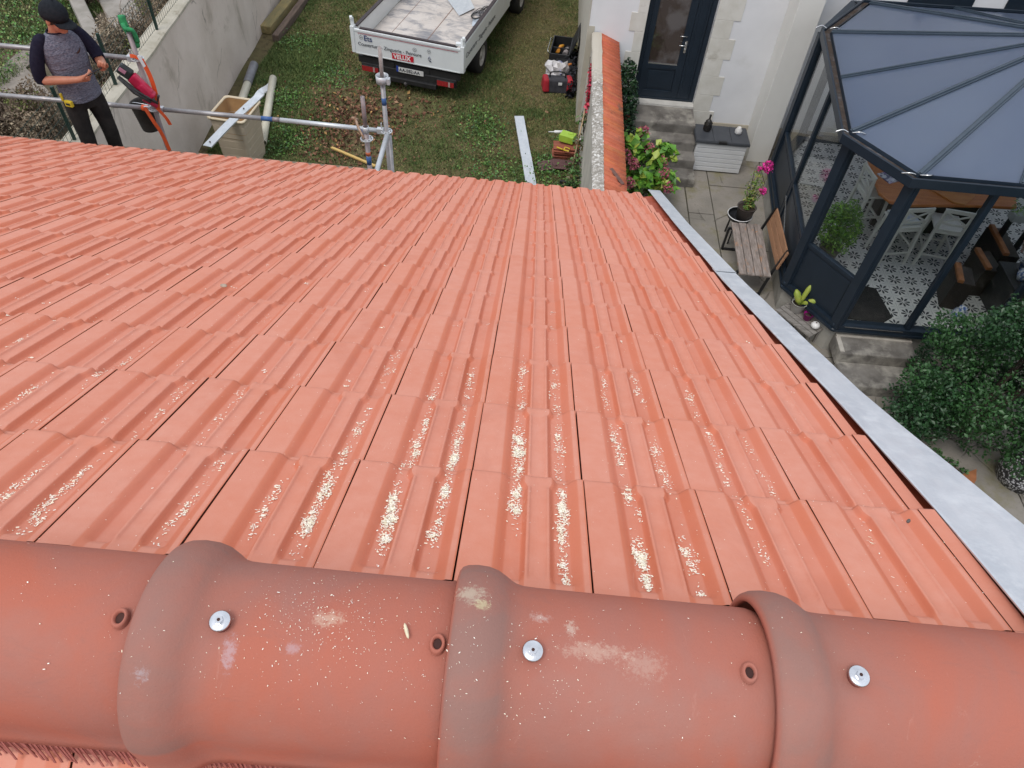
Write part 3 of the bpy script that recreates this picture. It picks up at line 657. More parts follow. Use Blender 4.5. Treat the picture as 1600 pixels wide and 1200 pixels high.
while y < 12.40:                              # narrow interlocking tiles running down to the right
    wv = .105; c = (rgp.uniform(.48, .6), rgp.uniform(.12, .17), rgp.uniform(.055, .085)); z0 = 1.80 + .004 * rgp.random(); dz = .16
    for (ya, za) in ((0, .012), (.2, .019), (.4, .012), (.6, .002), (.8, .002), (1.0, .012)):
        for (xx, zz) in ((.92, 0), (1.06, -.055), (1.225 + .006 * rgp.random(), -.12), (1.225, -.14)):
            V.append((xx, y + wv * ya, z0 + zz + za)); Cc.append(c)
    for a in range(5):
        for b_ in range(3): F.append((k + a * 4 + b_, k + (a + 1) * 4 + b_, k + (a + 1) * 4 + b_ + 1, k + a * 4 + b_ + 1))
    k += 24; y += wv - .002
o = mesh_np('tile_cap', V, F, oldtile_mat(), None, np.array(Cc)); q = o.modifiers.new('s', 'SOLIDIFY'); q.thickness = .014; q.offset = -1; pw(o)
# broken slipped piece of tile on the cap
mb = MB(); mb.beam((1.02, 8.55, 1.79), (1.18, 8.30, 1.735), .05, .02); tag(mb.build('tile_fragment', pm('frag', (.16, .08, .06), (.1, .05, .04), 30)), 'dark slipped tile fragment lying on the old red tile cap', 'tile fragment')

# ================================================================== WHITE HOUSE
M_white = pm('white_render', (.74, .745, .76), (.68, .685, .70), 1.6, .85, bm=.18, c3=(.60, .60, .59), s3=.9, t3=(.58, .8))
M_stone = pm('quoin_stone', (.66, .64, .59), (.58, .56, .50), 5, .85, bm=.35, c3=(.40, .37, .31), s3=3, t3=(.6, .78))
M_navy = pm('anthracite_paint', (.014, .023, .036), (.011, .019, .030), 5, .38, bm=.03, spec=.35)
M_cream = pm('cream_panel', (.70, .69, .65), (.66, .65, .61), 2, .8, bm=.1)
M_step = pm('step_stone', (.20, .185, .165), (.10, .09, .08), 4, .85, bm=.5, c3=(.33, .31, .27), s3=3.2, t3=(.5, .68))
def glass_mat(name='window_glass', tint=(.90, .92, .91), mixv=.30, rough=.02, spec=1.0):
    m = bpy.data.materials.new(name); m.use_nodes = True; nt = m.node_tree; nt.nodes.clear()
    out = nt.nodes.new('ShaderNodeOutputMaterial'); tr = nt.nodes.new('ShaderNodeBsdfTransparent'); gl = nt.nodes.new('ShaderNodeBsdfGlossy')
    gl.inputs['Roughness'].default_value = rough; tr.inputs[0].default_value = (*tint, 1); lw = nt.nodes.new('ShaderNodeLayerWeight'); fr = mth(nt, 'ADD', mth(nt, 'MULTIPLY', mth(nt, 'POWER', lw.outputs['Facing'], 5.), .75), .03)
    mx = nt.nodes.new('ShaderNodeMixShader'); nt.links.new(mth(nt, 'MULTIPLY', fr, spec), mx.inputs[0]); nt.links.new(tr.outputs[0], mx.inputs[1]); nt.links.new(gl.outputs[0], mx.inputs[2])
    nt.links.new(mx.outputs[0], out.inputs[0]); return m
M_glass = glass_mat()
M_dglass = pm('dark_door_glass', (.045, .032, .028), (.10, .09, .09), 2.2, .04, bm=0, spec=.9, lo=.45, hi=.55)
wh = empty('white_house', (6, 14, 0), 'white rendered house with stone quoins round its dark glazed door', 'house')
def pwh(o): return pw(o, wh)
YH = 12.45
def wallbox(name, boxes, mat, bevel=0):
    mb = MB()
    for a, b in boxes: mb.b2(a, b)
    return pwh(mb.build(name, mat, bevel=bevel))
# walls around the door opening (door 1.70-2.68)
mb = MB()
mb.b2((.70, YH, .62), (1.62, YH + .4, 6.2)); mb.b2((2.72, YH, .42), (14, YH + .4, 6.2)); mb.b2((1.62, YH, 2.95), (2.72, YH + .4, 6.2)); mb.b2((.70, YH + .4, .1), (1.05, YH + 6, 6.2))
mb.b2((14, YH + .4, 0), (13.6, YH + 6, 6.2)); pwh(mb.build('wall', M_white))
wallbox('plinth', [((.69, YH - .012, .1), (1.62, YH + .39, .617)), ((2.72, YH - .012, -.1), (14, YH + .39, .417))], pm('plinth_beige', (.50, .45, .36), (.42, .38, .31), 2.5, .9, bm=.3), .004)
# grey-beige patch of old render left of the garden wall
wallbox('old_render', [((.694, YH - .008, .62), (.80, YH + .001, 1.92)), ((.686, YH - .006, .1), (.70, YH + 6, 6.1))], pm('old_render', (.50, .46, .38), (.42, .39, .33), 3, .9, bm=.3))
q = []; rgp = random.Random(2); z = .62; k = 0
while z < 5.9:
    h = .34 if k % 2 else .30; wl_ = (.16 if k % 2 else .26); wr = (.42 if k % 2 else .30)
    z1 = min(z + h, 5.95)
    if z < 2.95: q.append(((1.62 - wl_ + rgp.uniform(-.01, .01), YH - .010, z + .001), (1.62, YH + .08, z1 - .001))); q.append(((2.72, YH - .010, z + .001), (2.72 + wr + rgp.uniform(-.01, .01), YH + .08, z1 - .001)))
    z = z1; k += 1
q += [((1.63, YH - .01, 2.952), (2.71, YH + .08, 3.25)), ((2.722, YH - .014, .02), (3.12, YH + .07, .619))]
wallbox('quoin', q, M_stone, .003)
M_alu = pm('brushed_handle', (.72, .72, .72), (.6, .6, .6), 60, .25, 1, 0)
# door
mb = MB(); y0 = YH + .10
mb.b2((1.621, y0, .70), (1.70, y0 + .08, 2.95)); mb.b2((2.64, y0, .70), (2.719, y0 + .08, 2.95)); mb.b2((1.70, y0, 2.86), (2.64, y0 + .08, 2.95)); mb.b2((1.70, y0, .70), (2.64, y0 + .08, .74))
frm = pwh(mb.build('door_frame', M_navy, bevel=.004))
mb = MB(); y1 = y0 + .012
for a, b in [((1.705, .745), (1.80, 2.855)), ((2.30, .745), (2.42, 2.855)), ((1.80, .745), (2.30, .86)), ((1.80, 1.25), (2.30, 1.33)), ((1.80, 2.74), (2.30, 2.855)), ((2.425, .745), (2.635, 2.855))]:
    mb.b2((a[0], y1, a[1]), (b[0], y1 + .05, b[1]))
mb.b2((1.80, y1 + .02, .86), (2.30, y1 + .03, 1.25))
mb.b2((1.85, y1 + .012, .90), (2.25, y1 + .021, 1.21)); mb.b2((2.46, y1 - .006, .80), (2.475, y1, 2.8)); mb.b2((2.58, y1 - .006, .80), (2.595, y1, 2.8))
dr = pwh(mb.build('door', M_navy, bevel=.005))
def pch(o, par):                            # part of a part
    o.parent = par; o.matrix_parent_inverse = par.matrix_parent_inverse.inverted() @ par.matrix_parent_inverse; return o
mb = MB(); mb.b2((1.80, y1 + .018, 1.33), (2.30, y1 + .026, 2.74)); mb.build('door_glass', M_dglass, dr)
mb = MB(); mb.b2((1.80, y1 + .004, 1.328), (2.30, y1 + .017, 1.345)); mb.build('glazing_bead', M_alu, dr)
mb = MB(); mb.path([(2.37, y1, 1.70), (2.37, y1 - .05, 1.70), (2.25, y1 - .055, 1.70)], .010, 8); mb.path([(2.37, y1, 1.62), (2.37, y1 - .03, 1.62)], .012, 8); mb.b2((2.352, y1 - .004, 1.56), (2.388, y1, 1.76)); mb.build('door_handle', M_alu, dr)
mb = MB(); mb.path([(2.24, y1 - .02, 1.84), (2.36, y1 - .02, 1.84)], .008, 6); mb.build('door_pull', M_alu, dr)
wallbox('door_sill', [((1.60, YH - .06, .665), (2.72, YH + .3, .70))], pm('sill_white', (.62, .60, .56), None, 6))
# protruding cream casing and second wall face
wallbox('casing', [((3.80, YH - .50, 0.0), (4.19, YH - .001, 6.1))], M_cream, .01)
wallbox('window_reveal', [((5.6, YH - .02, 2.2), (6.6, YH + .02, 3.4)), ((7.1, YH - .02, 2.2), (8.1, YH + .02, 3.4))], M_navy)
# roof of the white house (out of frame)
mb = MB(); mb.add([(.4, YH - .4, 6.1), (14.3, YH - .4, 6.1), (14.3, YH + 3.2, 8), (.4, YH + 3.2, 8), (.4, YH + 6.8, 6.1), (14.3, YH + 6.8, 6.1)], [(0, 1, 2, 3), (3, 2, 5, 4)]); pwh(mb.build('roof', M_verge, solid=.1))
# steps
st = empty('door_steps', (2.2, 11.7, 0), 'weathered dark stone steps going up to the glazed navy door', 'steps')
for k, (ya, yb, zt, xl, xr_) in enumerate([(YH - .05, 11.86, .665, 1.55, 2.72), (11.86, 11.58, .50, 1.55, 2.73), (11.58, 11.30, .335, 1.56, 2.74), (11.30, 11.0, .17, 1.60, 2.75)]):
    mb = MB(); rgp = random.Random(k); n = 9; P = []
    for i in range(n + 1):
        x = xl + (xr_ - xl) * i / n; w = rgp.uniform(-.006, .006)
        P.append([(x, yb - .03 + w, zt - .19), (x, yb - .03 + w, zt - .025), (x, yb - .025 + w, zt - .006), (x, yb - .005, zt + w * .4), (x, ya, zt + w * .2), (x, ya, zt - .19)])
    mb.grid(P, sm=False)
    mb.add([P[0][j] for j in range(6)], [tuple(range(6))]); mb.add([P[-1][j] for j in range(6)], [tuple(range(6))])
    pw(mb.build('step', M_step), st)

# storage box
M_boxw = pm('box_plastic', (.66, .67, .68), (.60, .61, .62), 3, .5, bm=.05); M_lid = pm('box_lid', (.055, .060, .070), (.045, .05, .06), 6, .5, bm=.1)
sb = empty('storage_box', (3.17, 11.75, 0), 'pale plastic storage box with dark grey lid by the steps', 'storage box')
mb = MB()
mb.b2((2.745, 11.50, .02), (3.605, 11.98, .56))
for i in range(6): mb.b2((2.75, 11.487, .03 + i * .088), (3.60, 11.50, .105 + i * .088))
pw(mb.build('body', M_boxw, bevel=.004), sb)
mb = MB(); mb.b2((2.71, 11.46, .56), (3.64, 12.0, .605)); 
for i in range(3): mb.b2((2.72 + i * .305, 11.47, .605), (3.015 + i * .305, 11.99, .615))
pw(mb.build('lid', M_lid, bevel=.006), sb)
mb = MB(); mb.b2((3.10, 11.448, .585), (3.24, 11.50, .622)); pw(mb.build('handle', pm('black_plastic', (.015, .015, .017), None, 20, .4)), sb)
mb = MB(); mb.lathe([(0, 0), (.055, 0), (.062, .03), (.06, .10), (.07, .12), (.055, .135), (.058, .17), (.03, .20), (.016, .215), (.014, .26), (.02, .27), (.018, .29), (0, .295)], (2.92, 11.80, .616), 14)
for a in range(4): mb.box((2.92 + .058 * math.cos(a * 1.57), 11.80 + .058 * math.sin(a * 1.57), .70), (.02, .02, .13), a * 1.57)
tag(mb.build('lantern', pm('black_metal', (.012, .012, .013), (.03, .025, .02), 30, .45)), 'small black metal lantern standing on the grey box lid', 'lantern')
mb = MB(); P = [(.0, 0), (.05, 0), (.062, .025), (.058, .07), (.036, .10), (.034, .115), (.028, .115), (.028, .08), (0, .06)]
mb.lathe(P, (3.46, 11.79, .616), 18); tag(mb.build('vase', pm('white_ceramic', (.75, .74, .72), (.6, .58, .56), 12, .3)), 'small white round vase on the right end of the box lid', 'vase')
# ================================================================== CONSERVATORY
M_floor = None
def cement_tile_mat():
    m, nt, b = _bsdf('patterned_cement_tile'); t = nt.nodes.new('ShaderNodeTexCoord'); mp = nt.nodes.new('ShaderNodeMapping')
    mp.inputs['Scale'].default_value = (4.2, 4.2, 4.2); nt.links.new(t.outputs['Object'], mp.inputs[0])
    sx = nt.nodes.new('ShaderNodeSeparateXYZ'); nt.links.new(mp.outputs[0], sx.inputs[0])
    def cell(x, y):
        fx = mth(nt, 'SUBTRACT', mth(nt, 'FRACT', x), .5); fy = mth(nt, 'SUBTRACT', mth(nt, 'FRACT', y), .5)
        r = mth(nt, 'SQRT', mth(nt, 'ADD', mth(nt, 'MULTIPLY', fx, fx), mth(nt, 'MULTIPLY', fy, fy)))
        a = mth(nt, 'ARCTAN2', fy, fx); return fx, fy, r, a
    def star(r, a, rmax, rmin, w=0.):
        p = mth(nt, 'COSINE', mth(nt, 'MULTIPLY', a, 8))          # eight petals
        lim = mth(nt, 'GREATER_THAN', p, mth(nt, 'SUBTRACT', mth(nt, 'MULTIPLY', mth(nt, 'ABSOLUTE', mth(nt, 'SUBTRACT', r, (rmax + rmin) / 2)), 7), .62))
        return mth(nt, 'MULTIPLY', lim, mth(nt, 'MULTIPLY', mth(nt, 'LESS_THAN', r, rmax), mth(nt, 'GREATER_THAN', r, rmin)))
    fx, fy, r, a = cell(sx.outputs[0], sx.outputs[1]); s1 = star(r, a, .40, .07)
    fx2, fy2, r2, a2 = cell(mth(nt, 'ADD', sx.outputs[0], .5), mth(nt, 'ADD', sx.outputs[1], .5)); s2 = star(r2, a2, .36, .05)
    ck = mth(nt, 'MAXIMUM', mth(nt, 'ABSOLUTE', fx), mth(nt, 'ABSOLUTE', fy)); gr = mth(nt, 'GREATER_THAN', ck, .488)
    col = mixc(nt, ramp(nt, nz(nt, oco(nt), 6, 5), .3, .7), (.66, .645, .63), (.58, .565, .55))
    col = mixc(nt, mth(nt, 'MULTIPLY', s2, .5), col, (.38, .38, .39)); col = mixc(nt, s1, col, (.025, .027, .035)); col = mixc(nt, mth(nt, 'MULTIPLY', gr, .5), col, (.3, .3, .3))
    nt.links.new(col, b.inputs['Base Color']); b.inputs['Roughness'].default_value = .45; return m
cv = empty('conservatory', (6.5, 9.6, 0), 'octagonal glass conservatory with anthracite frame and pale blue glazed roof', 'conservatory')
def pc(o): return pw(o, cv)
FZ = .45; EZ = 2.80
BP = [(4.0, 11.05), (3.74, 8.13), (4.27, 7.37), (8.73, 7.37), (9.26, 8.13), (9.26, 11.05), (8.6, 12.1), (4.66, 12.1)]
EP = [(3.89, 10.84), (3.56, 8.05), (4.15, 7.23), (8.85, 7.23), (9.44, 8.05), (9.44, 10.84), (8.8, 12.22), (4.75, 12.02)]
AP = (6.52, 9.62, 3.53)
M_plinth = pm('plinth_concrete', (.36, .345, .31), (.27, .26, .235), 3, .85, bm=.4, c3=(.19, .18, .16), s3=2, t3=(.55, .7))
def inset(P, d):
    cx = sum(p[0] for p in P) / len(P); cy = sum(p[1] for p in P) / len(P); out = []
    for x, y in P:
        v = Vector((x - cx, y - cy)); L = v.length; v *= (L - d) / L; out.append((cx + v.x, cy + v.y))
    return out
mb = MB(); o8 = inset(BP, -.03); mb.prism(o8, -.1, FZ - .03); pc(mb.build('base_wall', M_plinth))
mb = MB(); i8 = inset(BP, .10); mb.prism(i8, FZ - .028, FZ); pc(mb.build('tiled_floor', cement_tile_mat()))
def lerp(p, q, t): return (p[0] + (q[0] - p[0]) * t, p[1] + (q[1] - p[1]) * t)
def ring_beam(P, z0, z1, w, name, mat, skip=()):
    mb = MB()
    for i in range(8):
        if i in skip: continue
        p, q = P[i], P[(i + 1) % 8]; mb.beam((p[0], p[1], (z0 + z1) / 2), (q[0], q[1], (z0 + z1) / 2), w, z1 - z0)
    for i, p in enumerate(P): mb.lathe([(0, z0 + .001), (w * .54, z0 + .001), (w * .54, z1 - .001), (0, z1 - .001)], (p[0], p[1], 0), 12)
    return pc(mb.build(name, mat))
ring_beam(BP, FZ - .03, FZ + .07, .13, 'sill_frame', M_navy)
ring_beam(inset(BP, -.04), FZ - .045, FZ - .005, .10, 'sill_nosing', M_navy)
ring_beam(BP, EZ - .08, EZ - .02, .10, 'head_frame', M_navy)
def post(x, y, w, top=EZ - .1, rz=0):
    mb = MB(); mb.box((x, y, (FZ + top) / 2), (w, w, top - FZ), rz); mb.box((x, y, (FZ + top) / 2), (w * .55, w * 1.15, top - FZ - .01), rz); return pc(mb.build('post', M_navy, bevel=.006))
for i, p in enumerate(BP): post(*p, .13, rz=R_([0, 25, 28, -28, -25, 0, 20, -20][i]))
posts = {0: [.50], 2: [.21, .45, .72], 4: [.5], 6: [.5]}
for i, ts in posts.items():
    for t in ts: post(*lerp(BP[i], BP[(i + 1) % 8], t), .075)
M_panelm = M_navy
def bay(i, t0, t1, zt, name='glass_bay'):
    """one glazed bay: frame, pane, solid lower panel when zt is above the sill"""
    p, q = lerp(BP[i], BP[(i + 1) % 8], t0), lerp(BP[i], BP[(i + 1) % 8], t1)
    d = Vector((q[0] - p[0], q[1] - p[1])); L = d.length; d.normalize(); p = (p[0] + d.x * .05, p[1] + d.y * .05); q = (q[0] - d.x * .05, q[1] - d.y * .05)
    if zt > FZ + .1:
        mb = MB(); mb.beam((*p, (FZ + zt) / 2 + .03), (*q, (FZ + zt) / 2 + .03), .03, zt - FZ - .06); mb.beam((*p, zt), (*q, zt), .07, .055)
        mb.beam((*lerp(p, q, .06), (FZ + zt) / 2 + .03), (*lerp(p, q, .94), (FZ + zt) / 2 + .03), .042, zt - FZ - .20); pc(mb.build('lower_panel', M_navy, bevel=.004))
    mb = MB(); mb.beam((*p, (zt + EZ - .07) / 2), (*q, (zt + EZ - .07) / 2), .012, EZ - .07 - zt); pc(mb.build('glass_pane', M_glass))
bay(0, 0, .50, 1.15); bay(0, .50, 1, 1.15); bay(1, 0, 1, 1.22)
for a, b_ in ((0, .21), (.21, .45), (.45, .72), (.72, 1)): bay(2, a, b_, FZ + .07)
bay(3, 0, 1, 1.15); bay(4, 0, .5, 1.15); bay(4, .5, 1, 1.15); bay(5, 0, 1, 1.15)
mb = MB(); mb.beam((4.36, 7.30, FZ + .055), (5.14, 7.30, FZ + .055), .012, .008); pc(mb.build('door_track', M_alu))
mb = MB(); mb.beam((3.80, 9.55, FZ + .5), (3.70, 8.55, FZ + .12), .012, .010); pc(mb.build('panel_trim', M_alu))
# eaves gutter (a channel with debris), outer fascia
mb = MB(); P = []
prof = [(.0, -.06), (-.005, .05), (.012, .058), (.026, .05), (.03, .012), (.11, .008), (.125, .06)]
for i in range(9):
    row = []
    for dd, z in prof: p = inset(EP, dd)[i % 8]; row.append((p[0], p[1], EZ + z))
    P.append(row)
mb.grid(P, sm=False); pc(mb.build('gutter', M_navy, solid=.004))
mb = MB(); P = []
for i in range(9):
    P.append([(*inset(EP, .028)[i % 8], EZ + .016), (*inset(EP, .112)[i % 8], EZ + .018)])
mb.grid(P, sm=False); pc(mb.build('gutter_debris', pm('leaf_mulch', (.028, .020, .016), (.055, .036, .025), 14, .9, bm=.6, c3=(.10, .10, .11), s3=8)))
mb = MB(); P = []
for i in range(9): P.append([(*inset(EP, .01)[i % 8], EZ - .06), (*inset(EP, .10)[i % 8], EZ - .07), (*inset(EP, .10)[i % 8], EZ - .085)])
mb.grid(P, sm=False); pc(mb.build('fascia', M_navy, solid=.01))
# roof glazing, with the reflected sky painted into its blue-grey base colour
m, nt, b = _bsdf('roof_glazing'); b.inputs['Base Color'].default_value = (.16, .20, .27, 1); b.inputs['Roughness'].default_value = .14; b.inputs['Specular IOR Level'].default_value = .9
b.inputs['Transmission Weight'].default_value = .0
cg = mixc(nt, ramp(nt, nz(nt, oco(nt), 1.5, 4), .35, .65), (.105, .140, .215), (.125, .160, .230)); cg = mixc(nt, mth(nt, 'MULTIPLY', ramp(nt, nz(nt, oco(nt, (1, 1, 1)), 4.5, 9, .78, .5), .55, .75), .30), cg, (.20, .22, .24)); nt.links.new(cg, b.inputs['Base Color']); nt.links.new(ramp(nt, nz(nt, oco(nt), 3, 6), .3, .7, (.10,) * 3 + (1,), (.26,) * 3 + (1,)), b.inputs['Roughness'])
tl = nt.nodes.new('ShaderNodeBsdfTranslucent'); tl.inputs[0].default_value = (.85, .9, 1, 1); mx = nt.nodes.new('ShaderNodeMixShader'); mx.inputs[0].default_value = .50
nt.links.new(b.outputs[0], mx.inputs[1]); nt.links.new(tl.outputs[0], mx.inputs[2]); nt.links.new(mx.outputs[0], nt.nodes['Material Output'].inputs[0])
M_rg = m
R8 = inset(EP, .15); ez = EZ + .045
def rz_(p): return (p[0], p[1], ez)
seg = []
divs = {0: 2, 1: 1, 2: 4, 3: 1, 4: 2, 5: 1, 6: 3, 7: 1}
raf = []
for i in range(8):
    n = divs[i]
    for k in range(n):
        p, q = lerp(R8[i], R8[(i + 1) % 8], k / n), lerp(R8[i], R8[(i + 1) % 8], (k + 1) / n)
        raf.append((p, k == 0)); mb = MB(); mb.add([(p[0], p[1], ez), (q[0], q[1], ez), AP, (p[0], p[1], ez - .03), (q[0], q[1], ez - .03), (AP[0], AP[1], AP[2] - .03)], [(0, 1, 2), (3, 5, 4), (0, 3, 4, 1), (1, 4, 5, 2), (2, 5, 3, 0)])
        pc(mb.build('roof_pane', M_rg))
M_rafter = pm('rafter_capping', (.045, .065, .088), (.036, .054, .075), 8, .35, bm=.05)
for p, main in raf:
    w = .075 if main else .05; mb = MB(); a = Vector((p[0], p[1], ez)); c = Vector(AP); d = (a - c).normalized(); up = Vector((0, 0, 1))
    mb.beam(a + d * .02 + up * .012, c + up * .012, w, .024); mb.beam(a + d * .02 + up * .032, c + up * .030, w * .42, .02); pc(mb.build('rafter', M_rafter, bevel=.004))
mb = MB(); mb.lathe([(.16, -.02), (.15, .05), (.06, .09), (.03, .16), (0, .18)], AP, 16); pc(mb.build('finial', M_rafter))
# crumpled foil at the gutter corners
for (x, y) in ((3.60, 8.03), (4.17, 7.26), (3.92, 10.82)):
    mb = MB(); rgp = random.Random(int(x * 99)); pts = []
    for s_ in (-1, 1): pts.append(smooth_pts([(x + s_ * .02 + .05, y + .04, EZ + .06), (x + .05 + s_ * .10, y + .03 + rgp.uniform(-.03, .03), EZ + .09), (x + .05 + s_ * .18, y + .02 + rgp.uniform(-.02, .05), EZ + .06)], 5))
    for q in pts: mb.path(q, .008, 6)
    pc(mb.build('gutter_clip', M_alu))

# interior: high table, chairs, plant, mat
M_tabw = pm('varnished_wood', (.50, .17, .04), (.38, .115, .028), 3, .28, stretch=(1, 7, 1), bm=.08)
tb = empty('high_table', (5.7, 9.7, FZ), 'high table with varnished orange wood slab inside the conservatory', 'table')
mb = MB(); pl = [(5.06, 10.4), (5.00, 9.72), (4.99, 9.32), (5.10, 9.12), (5.38, 9.08), (6.05, 9.18), (6.36, 9.22), (6.95, 9.25), (7.1, 9.7), (6.9, 10.5)]
mb.prism(pl, 1.25, 1.30); pw(mb.build('tabletop', M_tabw, bevel=.012), tb)
M_dark = pm('dark_wood', (.03, .02, .015), (.02, .015, .012), 9, .5)
for x, y in ((5.35, 9.75), (6.75, 9.6), (5.4, 10.25), (6.7, 10.3)): pw(MB().beam((x, y, FZ), (x, y, 1.25), .07, .07).build('leg', M_dark), tb)
pw(MB().b2((5.42, 9.62, .46), (6.70, 10.26, 1.2)).build('base_cabinet', M_dark, bevel=.01), tb)
mb = MB(); pl = [(5.72, 9.56), (6.02, 9.20), (6.16, 9.16), (6.40, 9.42), (6.38, 9.52), (6.02, 9.80)]; mb.prism(pl, 1.301, 1.325)
tag(mb.build('wooden_board', pm('board_wood', (.48, .19, .045), (.38, .13, .03), 4, .35, stretch=(1, 5, 1)), bevel=.01), 'light orange wooden board lying on the high table', 'board')
mb = MB(); mb.box((5.22, 9.72, 1.306), (.20, .26, .010), .5); tag(mb.build('magazine', pm('magazine_paper', (.62, .62, .66), (.10, .10, .18), 17, .4, lo=.45, hi=.55, c3=(.25, .12, .4), s3=9)), 'printed magazine lying on the wooden table slab', 'magazine')
M_wchair = pm('white_chair_paint', (.64, .625, .58), (.57, .55, .51), 6, .5, bm=.08)
def bar_chair(loc, rz, label):
    t = empty('bar_chair', loc, label, 'chair', 'white bar chairs around the high table', rz)
    # local: faces +y, backrest at -y ; seat 0.66 high
    for sx in (-1, 1):
        MB().beam((sx * .20, .20, 0), (sx * .165, .16, .63), .042, .042).build('leg', M_wchair, t)
        MB().path([(sx * .21, -.22, 0), (sx * .18, -.185, .63), (sx * .185, -.215, .98)], [.027, .027, .024], 4, sm=False).build('leg', M_wchair, t)
    mb = MB(); mb.box((0, 0, .645), (.40, .40, .035)); mb.box((0, -.185, .60), (.35, .022, .05)); mb.box((0, .165, .60), (.33, .022, .05)); mb.build('seat', M_wchair, t, bevel=.01)
    mb = MB(); P = smooth_pts([(-.205, -.205, .965), (-.1, -.235, .985), (.1, -.235, .985), (.205, -.205, .965)], 4)
    for a, b_ in zip(P[:-1], P[1:]): mb.beam(a, b_, .024, .055)
    P = smooth_pts([(-.18, -.195, .76), (0, -.21, .76), (.18, -.195, .76)], 3)
    for a, b_ in zip(P[:-1], P[1:]): mb.beam(a, b_, .02, .035)
    mb.beam((-.175, -.205, .77), (.175, -.222, .95), .014, .022); mb.beam((.175, -.207, .77), (-.175, -.224, .95), .014, .022); mb.build('backrest', M_wchair, t)
    mb = MB(); mb.beam((-.19, .185, .22), (.19, .185, .22), .022, .03); mb.beam((-.2, -.205, .20), (.2, -.205, .20), .022, .03)
    for sx in (-1, 1): mb.beam((sx * .19, .18, .30), (sx * .2, -.2, .30), .022, .03)
    mb.build('stretcher', M_wchair, t)
    return t
bar_chair((5.10, 9.68, FZ), R_(-82), 'white cross-back bar chair turned side-on at the left edge of the table')
bar_chair((5.34, 9.00, FZ), R_(12), 'white bar chair with striped cushion half hidden behind the dark post')
bar_chair((5.97, 9.02, FZ), R_(-8), 'white cross-back bar chair fully seen through the glass door')
mb = MB(); mb.box((5.34, 9.02, FZ + .682), (.36, .34, .03), R_(12)); tag(mb.build('cushion', pm('blue_stripe', (.42, .48, .56), (.62, .60, .58), 30, .9, stretch=(1, .1, 1)), bevel=.012), 'blue and white striped cushion on a white bar chair', 'cushion')
mb = MB(); pl = [(4.42, 7.52), (4.32, 8.02), (4.52, 8.30), (5.02, 8.20), (5.10, 7.62), (4.95, 7.5)]; mb.prism(pl, FZ + .001, FZ + .015); tag(mb.build('door_mat', pm('mat_black', (.012, .011, .012), (.02, .018, .018), 40, .95)), 'black mat on the patterned tile floor behind the glass door', 'door mat')
def blob_leaves(name, centres, n, size, cols, mat, seed, parent=None, asp=.5, shell=.55, probs=None, jit=.25):
    rg = np.random.default_rng(seed); C_ = []; w = np.array([c[3] ** 2 for c in centres]); w = w / w.sum(); idx = rg.choice(len(centres), n, p=w)
    for i in idx:
        x, y, z, r = centres[i][:4]; d = rg.normal(0, 1, 3); d /= np.linalg.norm(d); k = r * (shell + (1.08 - shell) * rg.random() ** .6) * (1 + .18 * math.sin(5 * d[0] + i) * math.sin(4 * d[2] + 2 * i))
        C_.append((x + d[0] * k, y + d[1] * k, z + d[2] * k))
    return leaf_mesh(name, C_, size, palette(n, cols, seed, jit, probs), mat, seed, parent=parent, asp=asp)
M_pot = pm('grey_pot', (.13, .11, .105), (.10, .085, .08), 6, .5, bm=.1); M_earth = pm('potting_soil', (.03, .02, .015), (.05, .035, .025), 30, .95, bm=.6)
def pot(parent, r0, r1, h, mat, n=18, name='pot', soil=True):
    mb = MB(); mb.lathe([(0, 0), (r0, 0), (r1, h), (r1 + .008, h), (r1 + .008, h - .02), (r1 - .006, h), (r1 - .012, h - .03), (0, h - .03)][:3] + [(r1 + .006, h), (r1 - .008, h), (r1 - .014, h - .04)], (0, 0, 0), n); o = mb.build(name, mat, parent)
    if soil: mb = MB(); mb.lathe([(r1 - .014, h - .035), (0, h - .028)], (0, 0, 0), n); mb.build('soil', M_earth, parent)
    return o
ip = empty('potted_plant', (4.42, 8.80, FZ), 'leafy bright green plant standing inside behind the left glass', 'potted plant')
pot(ip, .12, .16, .26, M_pot)
o = blob_leaves('foliage', [(0, 0, .62, .26), (.14, .05, .5, .2), (-.14, -.02, .52, .2), (.02, -.1, .42, .2), (.08, .1, .75, .17), (-.08, .04, .78, .15)], 2600, .06, [(.10, .24, .02), (.06, .16, .02), (.17, .33, .03)], M_leaf, 44, ip, asp=.35)
mb = MB()
for k in range(7): a = k * .9; mb.path([(0, 0, .2), (.05 * math.cos(a), .05 * math.sin(a), .4), (.16 * math.cos(a), .16 * math.sin(a), .7)], [.007, .005, .003], 5)
mb.build('stem', pm('green_stem', (.10, .14, .04), None, 20), ip)
